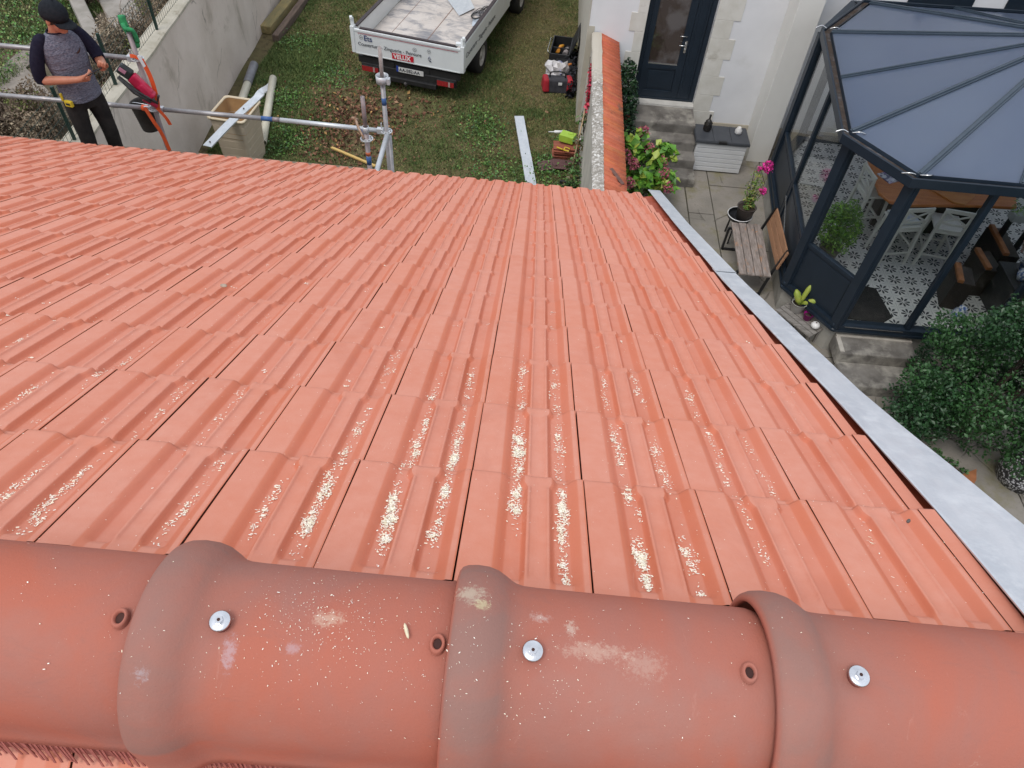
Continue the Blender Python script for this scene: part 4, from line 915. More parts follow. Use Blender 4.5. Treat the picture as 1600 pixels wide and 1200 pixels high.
# dark bench and ornaments on the right inside
PLK = [((5.97, 8.30, .95), (5.89, 7.91, .95), 'short added dark cabinet with honey wooden top rail nearest the glass door post'), ((6.37, 8.68, .95), (6.39, 8.24, .95), 'middle added dark cabinet with honey wooden top rail left of the dried flowers'), ((6.78, 9.27, .95), (6.76, 8.60, .95), 'longest added dark cabinet with honey wooden top rail close to the high table')]
M_walnut = pm('honey_wood', (.34, .13, .045), (.24, .09, .03), 9, .5, stretch=(1, 1, 4))
mb = MB(); mb.b2((6.52, 7.75, FZ), (7.9, 8.30, FZ + .55)); mb.b2((6.50, 7.73, FZ + .55), (7.92, 8.32, FZ + .59)); tag(mb.build('sideboard', pm('charcoal_wood', (.018, .018, .02), (.03, .03, .03), 8, .5), bevel=.005), 'low charcoal sideboard inside the conservatory on the right', 'sideboard')
for k, (a, b_, lab) in enumerate(PLK):
    t = empty('rail_block', ((a[0] + b_[0]) / 2, (a[1] + b_[1]) / 2, FZ), lab, 'block', 'added dark blocks in the conservatory')
    pw(MB().beam(a, b_, .075, .05).build('rail', M_walnut, bevel=.006), t)
    pw(MB().beam((a[0] + .08, a[1], (FZ + .92) / 2), (b_[0] + .08, b_[1], (FZ + .92) / 2), .26, .92 - FZ).build('block', M_dark, bevel=.01), t)  # invented dark box so the space under the rail reads dark
M_blue = pm('blue_white_china', (.62, .64, .68), (.08, .14, .34), 26, .3, bm=0, lo=.48, hi=.56)
for k, (x, y, z, r, lab) in enumerate([(6.0, 7.70, FZ + .001, .10, 'blue and white china jar on the floor beside the shortest cabinet'), (6.66, 7.95, FZ + .591, .09, 'blue and white china jar on the edge of the charcoal sideboard')]):
    mb = MB(); mb.lathe([(0, 0), (r * .6, 0), (r, r * .9), (r * .9, r * 1.6), (r * .5, r * 2), (r * .55, r * 2.3), (r * .4, r * 2.3), (0, r * 1.8)], (x, y, z), 16); tag(mb.build('china_jar', M_blue), lab, 'jar', 'china jars in the conservatory')
df = empty('dried_flowers', (6.75, 8.15, FZ + .6), 'pale dried flower bunch in a pot on the sideboard', 'dried flowers'); pot(df, .06, .09, .14, M_blue, soil=False)
blob_leaves('flower_heads', [(0, 0, .34, .17), (.1, .05, .42, .12), (-.1, 0, .40, .12)], 420, .05, [(.42, .34, .30), (.30, .27, .27), (.48, .24, .18), (.14, .16, .12)], M_dry, 46, df)
M_blkst = pm('black_steel', (.012, .012, .014), None, 20, .4)
hp = empty('trough_plant', (7.0, 9.05, 1.35), 'trailing light green plant in a pale trough behind the glass door', 'plant')
mb = MB(); mb.beam((-.17, 0, FZ - 1.35), (-.17, 0, -.12), .03, .1); mb.beam((.17, 0, FZ - 1.35), (.17, 0, -.12), .03, .1); mb.build('stand', M_blkst, hp); mb = MB(); mb.box((0, 0, -.06), (.42, .16, .12)); mb.build('trough', pm('pale_metal', (.36, .37, .37), (.28, .29, .29), 10, .4), hp, bevel=.01)
blob_leaves('foliage', [(0, 0, .05, .12), (.15, 0, .04, .12), (-.18, -.05, .12, .12), (.28, -.02, -.02, .10)], 260, .06, [(.22, .36, .08), (.14, .26, .05)], M_leaf, 47, hp, asp=.25)

# ---------------------------------------------------------------- things in the patio
# stone steps of the conservatory door
cs2 = empty('conservatory_steps', (4.8, 7.1, 0), 'two dark stone steps with pale worn edges below the glass door', 'steps')
for k, (x0, x1, ya, yb, z0, z1) in enumerate([(4.30, 5.35, 7.36, 6.98, .10, .33), (4.30, 5.40, 6.98, 6.55, -.05, .17)]):
    mb = MB(); mb.b2((x0, yb, z0), (x1, ya, z1)); pw(mb.build('step', M_step, bevel=.02), cs2)
mb = MB(); mb.b2((4.31, 7.28, .331), (5.34, 7.37, .345)); mb.b2((4.30, 7.0, .331), (4.36, 7.28, .338)); pw(mb.build('mortar_edge', pm('pale_mortar', (.45, .42, .37), (.34, .31, .27), 8, .9, bm=.4)), cs2)
# evergreen bush
M_bark = pm('bark', (.10, .07, .05), (.06, .045, .035), 14, .9, bm=.5)
def bush(name, loc, label, cat, clumps, n, size, cols, seed, probs=None, mat=None, asp=.55, shell=.55, stems=6, sp=.3, group=None):
    t = empty(name, loc, label, cat, group); mb = MB(); rgp = random.Random(seed)
    for k in range(stems):
        c = clumps[rgp.randrange(len(clumps))]; e = Vector(c[:3]); a = Vector((rgp.uniform(-.05, .05), rgp.uniform(-.05, .05), 0))
        mid = a.lerp(e, .5) + Vector((rgp.uniform(-1, 1), rgp.uniform(-1, 1), rgp.uniform(-.3, .5))) * .12; mb.path(smooth_pts([a, mid, e], 4), [.022 - .0022 * i for i in range(9)], 6)
    mb.build('stem', M_bark, t); blob_leaves('foliage', clumps, n, size, cols, mat or M_holly, seed, t, asp, shell, probs); return t
M_holly = vcol('holly_leaf', .42, .45)
rgp = random.Random(77); cl = []
for k in range(34):
    a = rgp.uniform(0, 6.28); zz = rgp.uniform(.3, 2.25); prof = (1.05 if zz < 1.5 else 1.05 * (1 - (zz - 1.5) * .75)); rr = prof * rgp.uniform(.45, 1.0)
    cl.append((rr * math.cos(a) * 1.1 + .22 * zz, rr * math.sin(a) * .85 + .02 * zz, zz, rgp.uniform(.22, .38)))
cl += [(.15, 0, .9, .75), (.75, .35, 1.75, .62), (1.1, .95, 1.75, .6), (.95, .7, 2.0, .45), (1.35, 1.15, 2.15, .5), (1.5, .5, 2.1, .5), (.55, .55, 2.05, .4), (.9, .6, 1.5, .6), (1.4, .5, 1.2, .6), (1.2, .9, 1.7, .5)]
bush('evergreen_bush', (5.75, 6.05, 0), 'large dark evergreen bush with small glossy leaves in front of the glass', 'bush', cl, 58000, .05, [(.018, .060, .018), (.028, .085, .022), (.012, .040, .014), (.06, .13, .03), (.15, .20, .03)], 51, [.33, .27, .22, .13, .05], asp=.6, shell=.6, stems=14)
# mosaic pillar pot
m, nt, b = _bsdf('pebble_mosaic'); co = oco(nt); v = nt.nodes.new('ShaderNodeTexVoronoi'); v.inputs['Scale'].default_value = 34; nt.links.new(co, v.inputs['Vector'])
f = ramp(nt, v.outputs['Distance'], .34, .5); nt.links.new(mixc(nt, f, (.60, .60, .62), (.03, .03, .035)), b.inputs['Base Color']); b.inputs['Roughness'].default_value = .35
bump(nt, b, mth(nt, 'SUBTRACT', 1., v.outputs['Distance']), .8, .01)
mb = MB(); mb.lathe([(0, 0), (.24, 0), (.27, .15), (.26, .45), (.20, .72), (.17, .80), (.14, .80), (.15, .7), (0, .68)], (6.25, 5.42, 0), 32); tag(mb.build('mosaic_vase', m), 'tall vase covered in black and white pebble mosaic beside the bush', 'vase')
mb = MB(); mb.prism([(5.54, 5.36), (5.76, 5.47), (5.70, 5.30), (5.62, 5.20)], .003, .05); tag(mb.build('terracotta_shard', pm('orange_shard', (.36, .14, .06), (.28, .11, .045), 12, .7), bevel=.004), 'orange terracotta shard lying on the paving below the bush', 'shard')
bush('ground_cover', (6.45, 4.85, 0), 'small bright green clump growing in the paving at the right edge', 'plant', [(0, 0, .08, .18), (.2, .15, .1, .18), (.1, -.3, .08, .16)], 900, .05, [(.05, .16, .03), (.09, .24, .04)], 52, mat=M_leaf, stems=3)
bush('patio_weed', (5.30, 5.62, 0), 'dark low weed on the paving between bush and flashing', 'plant', [(0, 0, .03, .10), (.15, -.12, .03, .09), (.28, -.22, .02, .07)], 340, .04, [(.03, .09, .02), (.05, .14, .03)], 53, mat=M_leaf, stems=2)
# bench
bn = empty('garden_bench', (3.3, 8.86, 0), 'weathered slatted wood bench with black steel frame beside the conservatory', 'bench', None, 0)
def bench_mat():
    m, nt, b = _bsdf('peeling_wood'); co = oco(nt)
    f = nz(nt, oco(nt, (5, 1, 1)), 6, 8, .7); col = mixc(nt, ramp(nt, f, .35, .6), (.34, .29, .26), (.19, .155, .135))
    col = mixc(nt, ramp(nt, nz(nt, oco(nt, (2.5, 1, 1)), 4, 7, .7, .6), .57, .65), col, (.40, .21, .11)); nt.links.new(col, b.inputs['Base Color']); b.inputs['Roughness'].default_value = .8
    bump(nt, b, f, .5, .006); return m
M_bench = bench_mat(); M_bstl = pm('black_steel', (.012, .012, .014), None, 20, .4); M_bback = pm('backrest_pine', (.36, .185, .10), (.27, .14, .075), 5, .7, stretch=(4, .6, 4), bm=.3)  # backrest slats have their own warm brown wood colour
mb = MB()
for k in range(4):
    x = 3.09 + k * .116; mb.box((x + .055, 8.86, .45), (.106, 1.19 + (k % 2) * .012, .028), R_(-1.5))
pw(mb.build('seat', M_bench, bevel=.004), bn)
mb = MB()
for k in range(3): mb.beam((3.60 + .020 * k, 8.30, .60 + .105 * k), (3.62 + .02 * k, 9.36, .60 + .105 * k), .024, .095, (.2, 0, 1))
pw(mb.build('backrest', M_bback, bevel=.004), bn)
for y in (8.36, 9.36):
    mb = MB()
    for a, b_ in [((3.07, y, .42), (3.55, y, .42)), ((3.07, y, .42), (3.07, y, .02)), ((3.07, y, .02), (3.52, y, .02)), ((3.50, y, .02), (3.56, y, .45)), ((3.555, y, .44), (3.655, y, .86))]: mb.beam(a, b_, .032, .032)
    pw(mb.build('frame', M_bstl), bn)
# flowering plant in a pot standing in a tub
ts = empty('round_stool', (3.27, 9.68, 0), 'dark round side table with white rim at the far end of the bench', 'side table')
mb = MB(); mb.lathe([(0, .40), (.17, .40), (.185, .415), (.19, .46)], (0, 0, 0), 28)
for k in range(3): mb.beam((.15 * math.cos(k * 2.1), .15 * math.sin(k * 2.1), .4), (.18 * math.cos(k * 2.1), .18 * math.sin(k * 2.1), 0), .02, .02)
mb.build('table_top', M_bstl, ts)
mb = MB(); mb.path([(.19 * math.cos(a), .19 * math.sin(a), .462) for a in [i * .2617 for i in range(25)]], .0075, 6); mb.build('rim', pm('white_enamel', (.7, .7, .7), None, 10, .3), ts)
bp = empty('flowering_plant', (3.32, 9.64, .422), 'grey pot of bougainvillea with magenta flowers next to the bench', 'potted plant')
pot(bp, .105, .145, .22, M_pot)
rgp = random.Random(8); mb = MB(); tips = []
for k in range(9):
    a = rgp.uniform(0, 6.28); h = rgp.uniform(.35, .85); r = rgp.uniform(.04, .2); q = smooth_pts([(.02 * math.cos(a), .02 * math.sin(a), .18), (.4 * r * math.cos(a), .4 * r * math.sin(a), h * .6), (r * math.cos(a) + .04, r * math.sin(a) + .05, h)], 5)
    mb.path(q, [.006 - .0003 * i for i in range(len(q))], 5); tips += [(*p, .055) for p in q[3::2]]
mb.build('stem', M_bark, bp)
blob_leaves('foliage', tips, 620, .042, [(.09, .20, .03), (.16, .26, .05), (.28, .28, .06)], M_leaf, 61, bp, shell=.2)
for k, (bc, bn) in enumerate([((.14, .12, .84, .09), 150), ((.16, .02, .50, .05), 50), ((.02, .10, .82, .035), 20)]): blob_leaves('flower_cluster', [bc], bn, .042, [(.62, .03, .24), (.70, .05, .32), (.45, .02, .18)], vcol('petal', .5, .3), 62, bp, asp=.8, shell=.2)
# little wooden stand with pots against the conservatory base
sdd = empty('pot_stand', (4.02, 7.62, 0), 'low grey slatted stand holding small pots in front of the base', 'stand')
M_greyw = pm('grey_slats', (.26, .24, .22), (.16, .145, .13), 6, .85, stretch=(1, 6, 1), bm=.4)
mb = MB(); rt = Matrix.Rotation(R_(-52), 3, 'Z')
for k in range(4):
    c = Vector((3.90, 7.62, .28)) + rt @ Vector((0, -.135 + k * .09, 0)); mb.box(c, (.62, .075, .02), rt)
pw(mb.build('slats', M_greyw), sdd)
for a in (-.27, .27):
    for b_ in (-.12, .12): c = Vector((3.90, 7.62, 0)) + rt @ Vector((a, b_, 0)); pw(MB().beam((c.x, c.y, 0), (c.x, c.y, .27), .035, .035).build('leg', M_greyw), sdd)
ca = empty('cactus', (3.86, 7.78, .29), 'yellow green cactus with three pads in a white pot', 'cactus')
pot(ca, .06, .085, .12, pm('white_ceramic', (.75, .74, .72)), 16); M_cac = pm('cactus_skin', (.24, .33, .05), (.36, .38, .06), 12, .5)
mb = MB()
for p, q, w in [((0, 0, .10), (.06, .05, .34), .026), ((.055, .045, .30), (.09, .08, .46), .02), ((.085, .07, .42), (.12, .06, .52), .024), ((.085, .08, .42), (.06, .12, .54), .022), ((0, -.01, .10), (-.08, .03, .26), .036), ((.02, 0, .10), (.17, -.05, .22), .032)]:
    p, q = Vector(p), Vector(q); mb.path([p, p.lerp(q, .3), p.lerp(q, .75), q], [w * .5, w, w * 1.05, w * .35], 8)
mb.build('pad', M_cac, ca); ca.scale = (1.3, 1.3, 1.3)
pp = empty('purple_pot', (3.98, 7.62, .29), 'small magenta plastic plant pot on the grey stand', 'plant pot'); pot(pp, .05, .068, .10, pm('magenta_plastic', (.34, .01, .20), (.26, .01, .15), 10, .4), 16)
mb = MB(); mb.ell((4.05, 7.45, .345), (.062, .062, .05), 18, 10); mb.cm = 1; mb.ell((4.05, 7.45, .392), (.014, .014, .006), 8, 4); tag(mb.build('candle_holder', [pm('white_ceramic', (.75, .74, .72)), M_hole]), 'round white ceramic candle holder with a small dark hole', 'candle holder')
# hydrangea and dark shrub
hy = empty('hydrangea', (1.72, 10.55, 0), 'hydrangea with large lime green leaves and dusky pink flower heads', 'shrub')
rgp = random.Random(15); mb = MB(); cl = []
for k in range(26):
    x, y, z = rgp.uniform(-.34, .42), rgp.uniform(-.55, .60), rgp.uniform(.35, .85); cl.append((x, y, z, .16)); mb.path([(x * .2, y * .2, 0), (x * .7, y * .7, z * .6), (x, y, z)], [.008, .006, .004], 5)
mb.build('stem', pm('green_stem', (.1, .14, .04)), hy)
blob_leaves('foliage', cl, 900, .155, [(.10, .26, .03), (.17, .36, .04), (.06, .16, .025), (.32, .40, .06)], M_leaf, 63, hy, asp=.62, shell=.3)
for k, (x, y, z) in enumerate([(.30, -.15, .80), (.34, -.42, .78), (.02, .50, .92), (-.16, -.35, .85), (.10, .10, .86), (-.22, -.68, .72), (.40, -.62, .66), (.24, .18, .74), (-.28, -.1, .84)]):
    blob_leaves('flower_head', [(x, y, z, .085)], 170, .032, [(.42, .08, .15), (.34, .06, .12), (.46, .14, .17), (.28, .12, .09)], vcol('petal', .5, .3), 70 + k, hy, asp=.9, shell=.75)
bush('dark_shrub', (1.42, 12.05, .05), 'dark green shrub with rusty leaves squeezed between tile cap and door', 'shrub', [(0, 0, 1.15, .2), (.06, -.1, .9, .2), (.02, .08, 1.35, .14), (.05, -.25, .7, .2), (.05, -.4, .5, .2)], 1900, .07, [(.015, .05, .02), (.03, .08, .025), (.012, .03, .015)], 54, mat=M_leaf, stems=5)
bush('rusty_shrub', (1.46, 11.75, .05), 'small rust red shrub in front of the dark shrub', 'shrub', [(0, 0, .62, .14), (.02, -.12, .5, .12)], 420, .055, [(.16, .035, .02), (.09, .03, .02), (.05, .04, .02)], 55, mat=M_dry, stems=3)
mb = MB(); mb.lathe([(0, 0), (.09, 0), (.12, .42), (.128, .42), (.12, .40), (0, .38)], (1.44, 11.35, 0), 18); tag(mb.build('watering_bucket', pm('dark_bucket', (.02, .025, .03), None, 20, .5)), 'dark bucket standing behind the hydrangea', 'bucket')
# red creeper on the wall
rg = np.random.default_rng(8); cen = []
for k in range(95):
    t = rg.random(); y = 11.65 - .75 * t + rg.normal(0, .05); z = 1.62 - .30 * t + rg.normal(0, .05); cen.append((.755 - .01 * rg.random() + (.03 - .03 * t), y, z))
vt = empty('red_creeper', (.75, 11.3, 0), 'crimson creeper leaves hanging on the rendered garden wall', 'creeper')
pw(leaf_mesh('foliage', cen, .085, palette(95, [(.55, .02, .06), (.42, .02, .06), (.62, .05, .10)], 3), M_leaf, 9, asp=.8), vt)
pw(MB().path(smooth_pts([(.745, 10.9, .9), (.742, 11.0, 1.4), (.742, 11.3, 1.6), (.744, 11.7, 1.76)], 4), .006, 5).build('stem', M_bark), vt)
bush('wall_climber', (.72, 10.75, .2), 'sparse green climber at the foot of the garden wall', 'climber', [(0, .2, .9, .10), (.02, 0, .6, .14), (0, -.3, .35, .2), (-.02, -.6, .3, .22)], 650, .06, [(.05, .13, .03), (.09, .2, .04), (.10, .08, .03)], 56, mat=M_leaf, stems=4, shell=.3)
# ================================================================== LEFT RETAINING WALL AND NEIGHBOURING GARDEN
def wx(y): return -5.50 - .045 * (y - 8.6)
def conc_mat():
    m, nt, b = _bsdf('stained_cement'); co = oco(nt)
    col = mixc(nt, ramp(nt, nz(nt, co, 1.1, 6, .6, .4), .36, .64), (.72, .635, .57), (.61, .53, .465))
    col = mixc(nt, ramp(nt, nz(nt, oco(nt, (1, 1, .45)), 2.3, 8, .7, .5), .56, .80), col, (.33, .285, .225))
    sz = nt.nodes.new('ShaderNodeSeparateXYZ'); nt.links.new(oco(nt), sz.inputs[0])
    top = ramp(nt, mth(nt, 'ADD', sz.outputs[2], mth(nt, 'MULTIPLY', nz(nt, oco(nt, (1, 1, .3)), 3, 5), .9)), 2.05, 2.5)
    col = mixc(nt, mth(nt, 'MULTIPLY', top, .4), col, (.26, .225, .15))
    v = nt.nodes.new('ShaderNodeTexVoronoi'); v.feature = 'DISTANCE_TO_EDGE'; v.inputs['Scale'].default_value = .8
    ad = nt.nodes.new('ShaderNodeMix'); ad.data_type = 'RGBA'; ad.inputs[0].default_value = .25; nn = nt.nodes.new('ShaderNodeTexNoise'); nn.inputs['Scale'].default_value = 2.2; nn.inputs['Detail'].default_value = 6
    nt.links.new(co, nn.inputs['Vector']); nt.links.new(co, ad.inputs[6]); nt.links.new(nn.outputs['Color'], ad.inputs[7]); nt.links.new(ad.outputs[2], v.inputs['Vector'])
    cr = mth(nt, 'MULTIPLY', ramp(nt, v.outputs['Distance'], .002, .008, (1, 1, 1, 1), (0, 0, 0, 1)), ramp(nt, nz(nt, co, 1.5, 2), .5, .56))
    col = mixc(nt, mth(nt, 'MULTIPLY', cr, .6), col, (.12, .10, .08))
    nt.links.new(col, b.inputs['Base Color']); b.inputs['Roughness'].default_value = .92; bump(nt, b, nz(nt, co, 12, 8, .65), .5, .02); return m
rw = empty('retaining_wall', (-5.6, 10, 0), 'long stained cement retaining wall between the two gardens', 'retaining wall')
mb = MB(); P = []
for i in range(61):
    y = -8 + 38 * i / 60; w = .012 * math.sin(i * 1.3) + .008 * math.sin(i * 3.1); x = wx(y)
    P.append([(x + .03, y, .0), (x + .015 + w, y, .7), (x + w * .6, y, 1.4), (x, y, 2.04), (x - .26, y, 2.04), (x - .26, y, .9)])
mb.grid(P, sm=False); pw(mb.build('wall', conc_mat()), rw)
mb = MB(); P = []
for i in range(121):
    y = -8 + 38 * i / 120; w = .006 * math.sin(i * 1.9) + .005 * math.sin(i * .7); x = wx(y)
    P.append([(x - .0 + w, y, 2.035), (x + .02 + w, y, 2.05), (x + .018 + w, y, 2.085), (x - .02, y, 2.10), (x - .25, y, 2.11 + w * .4), (x - .285, y, 2.09), (x - .285, y, 2.03)])
mb.grid(P, sm=False); pw(mb.build('coping', pm('pale_coping', (.50, .46, .38), (.38, .345, .27), 3.5, .9, bm=.4, c3=(.24, .21, .15), s3=5, t3=(.55, .72))), rw)
# mesh fence on the coping
M_green = pm('green_fence_paint', (.012, .04, .03), (.01, .03, .025), 20, .5)
fn = empty('mesh_fence', (-5.66, 9, 2.1), 'low green wire mesh fence with slim posts on the wall coping', 'fence')
def fx_(y): return wx(y) - .12
for y in (6.1, 7.66, 9.0, 10.62, 12.3, 14, 15.7, 17.4): pw(MB().b2((fx_(y) - .016, y - .016, 2.08), (fx_(y) + .016, y + .016, 2.78)).build('post', M_green), fn)
mb = MB(); y = 6.1
while y < 17.4:
    mb.beam((fx_(y), y, 2.12), (fx_(y), y, 2.74), .0035, .0035); y += .075
for k in range(7): z = 2.14 + k * .098; mb.beam((fx_(6.1) + .004, 6.1, z), (fx_(17.4) + .004, 17.4, z), .0035, .0035)
pw(mb.build('wire_mesh', M_green), fn)
NZ = 1.3
sheet('neighbour_garden', -60, -5.75, -10, 60, NZ, 12, 12, ground_mat('neighbour_soil', (.13, .105, .075), (.085, .075, .045), (.19, .155, .12), 1.5, 9))
mb = MB(); mb.prism([(-8.7, 9.2), (-7.35, 9.35), (-7.25, 9.9), (-8.0, 10.6), (-8.0, 11.4), (-8.35, 11.4), (-8.35, 10.5), (-8.7, 10.2)], NZ - .05, NZ + .03); tag(mb.build('garden_path', pm('path_grit', (.27, .235, .20), (.19, .165, .14), 6, .9, bm=.5)), kind='structure')
kb = MB(); kb.beam((-8.55, 13.35, NZ + .12), (-6.95, 11.02, NZ + .10), .22, .36); tag(kb.build('low_wall', pm('grey_concrete', (.34, .31, .28), (.24, .22, .19), 4, .9, bm=.5), bevel=.02), 'low grey concrete kerb wall behind the man with the cap', 'low wall')
kb = MB(); kb.beam((-7.75, 13.3, NZ + .04), (-6.55, 11.45, NZ + .03), .55, .1); tag(kb.build('concrete_strip', pm('grey_concrete', (.34, .31, .28)), bevel=.01), kind='structure')
grass('neighbour_grass', 60000, (-11.5, -7.6), (9.3, 15), lambda x, y, l: np.clip(.5 + l, 0, 1) * (x < -8.05 + .12 * (y - 10)), 'green grass in the garden beyond the retaining wall', z=lambda x, y: np.full(len(x), NZ), hmul=1.7)
rg = np.random.default_rng(71); cen = []
for _ in range(4200):
    x, y = rg.uniform(-11, -8.05), rg.uniform(9.4, 13.6); cen.append((x, y, NZ + .03 + abs(rg.normal(0, .06))))
tag(leaf_mesh('clover', cen, .05, palette(len(cen), [(.07, .19, .03), (.12, .28, .045), (.05, .13, .03), (.20, .24, .07)], 2), M_leaf, 4), 'bright green clover patch left of the concrete path', 'clover', kind='stuff')
BR = [(.26, .20, .14), (.17, .125, .085), (.34, .28, .20), (.11, .08, .06), (.16, .19, .06)]
def dry_shrub(loc, label, rad, n, seed, probs=(.3, .28, .2, .16, .06), name='dry_shrub', cols=BR, tw=26, size=.055):
    t = empty(name, loc, label, 'shrub'); rgp = random.Random(seed); cl = []
    for k in range(9): a = rgp.uniform(0, 6.28); r = rad * rgp.uniform(.1, .75); cl.append((r * math.cos(a), r * math.sin(a), rgp.uniform(.15, .55) * rad * 1.3, rad * rgp.uniform(.28, .45)))
    mb = MB()
    for k in range(tw):
        a = rgp.uniform(0, 6.28); r = rad * rgp.uniform(.3, 1.1); h = rad * rgp.uniform(.5, 1.3); mb.path(smooth_pts([(r * .1 * math.cos(a), r * .1 * math.sin(a), 0), (r * .6 * math.cos(a + .3), r * .6 * math.sin(a + .3), h * .7), (r * math.cos(a), r * math.sin(a), h)], 3), [.007, .006, .006, .005, .004, .003, .002], 4)
    mb.build('branch', pm('dry_twig', (.25, .19, .14), (.16, .12, .09), 20, .9), t); blob_leaves('foliage', cl, n, size, cols, M_dry, seed, t, .45, .15, list(probs)); return t
dry_shrub((-6.85, 8.75, NZ), 'dense brown dry shrub just above the roof edge at far left', .62, 5200, 81)
dry_shrub((-7.55, 9.0, NZ), 'brown dry shrub at the left picture edge under the lower rail', .48, 2800, 82)
dry_shrub((-6.3, 7.9, NZ + .1), 'greyish dry shrub behind the legs of the man', .45, 2000, 83)
dry_shrub((-6.75, 10.35, NZ), 'tangled dry shrub right behind the man at chest height', .50, 3000, 84, (.25, .25, .18, .12, .20))
dry_shrub((-6.6, 11.35, NZ), 'pale twiggy shrub behind the green sleeve on the pole', .60, 3000, 85, (.3, .2, .32, .12, .06), tw=60)
dry_shrub((-6.5, 12.4, NZ), 'twiggy brown shrub beside the wire mesh at the top edge', .60, 2600, 86, (.25, .2, .2, .15, .2), tw=50)
dry_shrub((-6.15, 9.55, NZ + .1), 'small leafy green brown shrub between the man and the mesh', .36, 1500, 87, (.15, .2, .1, .15, .4))
dry_shrub((-6.35, 13.2, NZ + .2), 'yellow green leafy plant behind the fence at the top edge', .5, 1500, 88, (.45, .25, .1, .1, .1), cols=[(.20, .32, .06), (.12, .22, .04), (.35, .33, .08), (.30, .08, .03), (.10, .12, .04)], name='leafy_shrub', size=.09)
dry_shrub((-8.1, 12.9, NZ), 'dark brown dead shrub behind the cap of the man', .55, 1800, 89, (.1, .35, .1, .35, .1))

# ================================================================== TRUCK
tk = empty('tipper_truck', (-2.43, 12.92, LZ), 'white open tipper truck with lettering on its dropped tailgate side', 'truck', None, R_(-12))
tk['label'] = 'white tipper truck with open flat bed parked on the lawn'
M_tw = pm('truck_white', (.72, .75, .76), (.67, .70, .71), 3, .35, bm=.03, c3=(.55, .56, .54), s3=1.8, t3=(.6, .8))
M_blk = pm('chassis_black', (.012, .012, .014), (.02, .02, .02), 8, .55); M_tyre = pm('tyre_rubber', (.018, .018, .018), (.03, .028, .026), 12, .85)
M_trim = pm('brown_rubber_trim', (.045, .03, .03), (.03, .02, .022), 9, .6)
def bed_mat():
    m, nt, b = _bsdf('scuffed_bed'); co = oco(nt)
    col = mixc(nt, ramp(nt, nz(nt, co, 2, 6, .6), .35, .65), (.62, .57, .53), (.52, .47, .43))
    st_ = mth(nt, 'MULTIPLY', ramp(nt, nz(nt, oco(nt, (1, 2, 1)), 1.9, 8, .72, .5), .47, .62), ramp(nt, nz(nt, co, .9, 3), .36, .50))
    col = mixc(nt, mth(nt, 'MULTIPLY', st_, .8), col, (.14, .15, .18)); col = mixc(nt, ramp(nt, nz(nt, co, 18, 6, .75), .60, .72), col, (.40, .30, .25))
    nt.links.new(col, b.inputs['Base Color']); b.inputs['Roughness'].default_value = .6; bump(nt, b, nz(nt, co, 30, 5), .15, .004); return m
M_bed = bed_mat()
def tp(mb, name, mat, parent=tk, **k): return mb.build(name, mat, parent, **k)
mb = MB(); mb.b2((-.98, .0, .66), (.98, 3.05, .70)); bed = tp(mb, 'bed_floor', M_bed)
mb = MB(); mb.b2((.09, .02, .7005), (.105, 3.0, .704)); mb.b2((-.62, .02, .7005), (-.61, 3.0, .703)); mb.build('floor_seam', pm('seam_rust', (.28, .18, .14)), bed)
mb = MB(); mb.b2((-1.02, -.035, .585), (1.02, .0, 1.03)); mb.b2((-1.0, -.042, .59), (1.0, -.035, .612)); mb.b2((-1.0, -.045, .99), (1.0, -.035, 1.03)); gate = tp(mb, 'tailgate', M_tw, bevel=.006)
mb = MB(); mb.b2((-.90, -.02, 1.031), (.93, .035, 1.055)); tp(mb, 'gate_trim', M_trim, gate)
mb = MB(); mb.b2((-.93, -.0462, .965), (.96, -.0452, .975)); mb.build('red_stripe', pm('stripe_red', (.42, .05, .08)), gate)
for sx in (-1, 1):
    mb = MB(); mb.b2((sx * 1.035 - .035, -.05, .60), (sx * 1.035 + .035, .06, 1.07)); mb.beam((sx * 1.03, .0, 1.06), (sx * 1.05, .02, 1.20), .06, .05); mb.box((sx * 1.05, .0, 1.2), (.05, .07, .05), .4)
    if sx > 0: mb.box((.95, .03, 1.08), (.10, .08, .05), .3); mb.box((.99, .10, 1.10), (.05, .05, .09), .8)
    tp(mb, 'corner_post', M_tw, bevel=.008)
mb = MB(); mb.b2((-1.02, .06, .70), (-.985, 3.05, 1.03)); l_ = tp(mb, 'side_board', M_tw); mb = MB(); mb.b2((-1.03, .06, 1.031), (-.965, 3.05, 1.055)); mb.build('board_trim', M_trim, l_)
mb = MB(); mb.b2((.99, .06, .58), (1.03, 3.05, 1.03)); r_ = tp(mb, 'side_board', M_tw)
mb = MB(); mb.b2((.955, .10, .705), (.989, 3.0, 1.04)); mb.build('plywood_lining', pm('brown_ply', (.24, .14, .09), (.17, .10, .065), 4, .8, stretch=(1, .3, 1)), r_)
mb = MB(); mb.b2((.955, .08, 1.041), (1.02, 3.0, 1.055)); mb.build('board_trim', M_trim, r_)
mb = MB(); mb.b2((-1.0, 3.05, .6), (1.0, 3.09, 1.5)); tp(mb, 'headboard', M_tw)
mb = MB(); mb.b2((-.40, -.02, .36), (-.28, 5.0, .52)); mb.b2((.28, -.02, .36), (.40, 5.0, .52)); mb.b2((-.9, .02, .53), (.9, 3.0, .655)); mb.b2((-.98, .0, .42), (.98, .06, .54)); tp(mb, 'chassis', M_blk)
mb = MB(); mb.b2((-.92, -.03, .28), (.92, .03, .43)); mb.b2((-.55, -.08, .20), (.55, .0, .29)); tp(mb, 'bumper', M_blk, bevel=.01)
mb = MB(); mb.path([(-.02, -.05, .22), (-.02, -.14, .20), (-.02, -.16, .27)], .022, 8); tp(mb, 'tow_hitch', pm('worn_iron', (.12, .11, .11), None, 20, .5, .6))
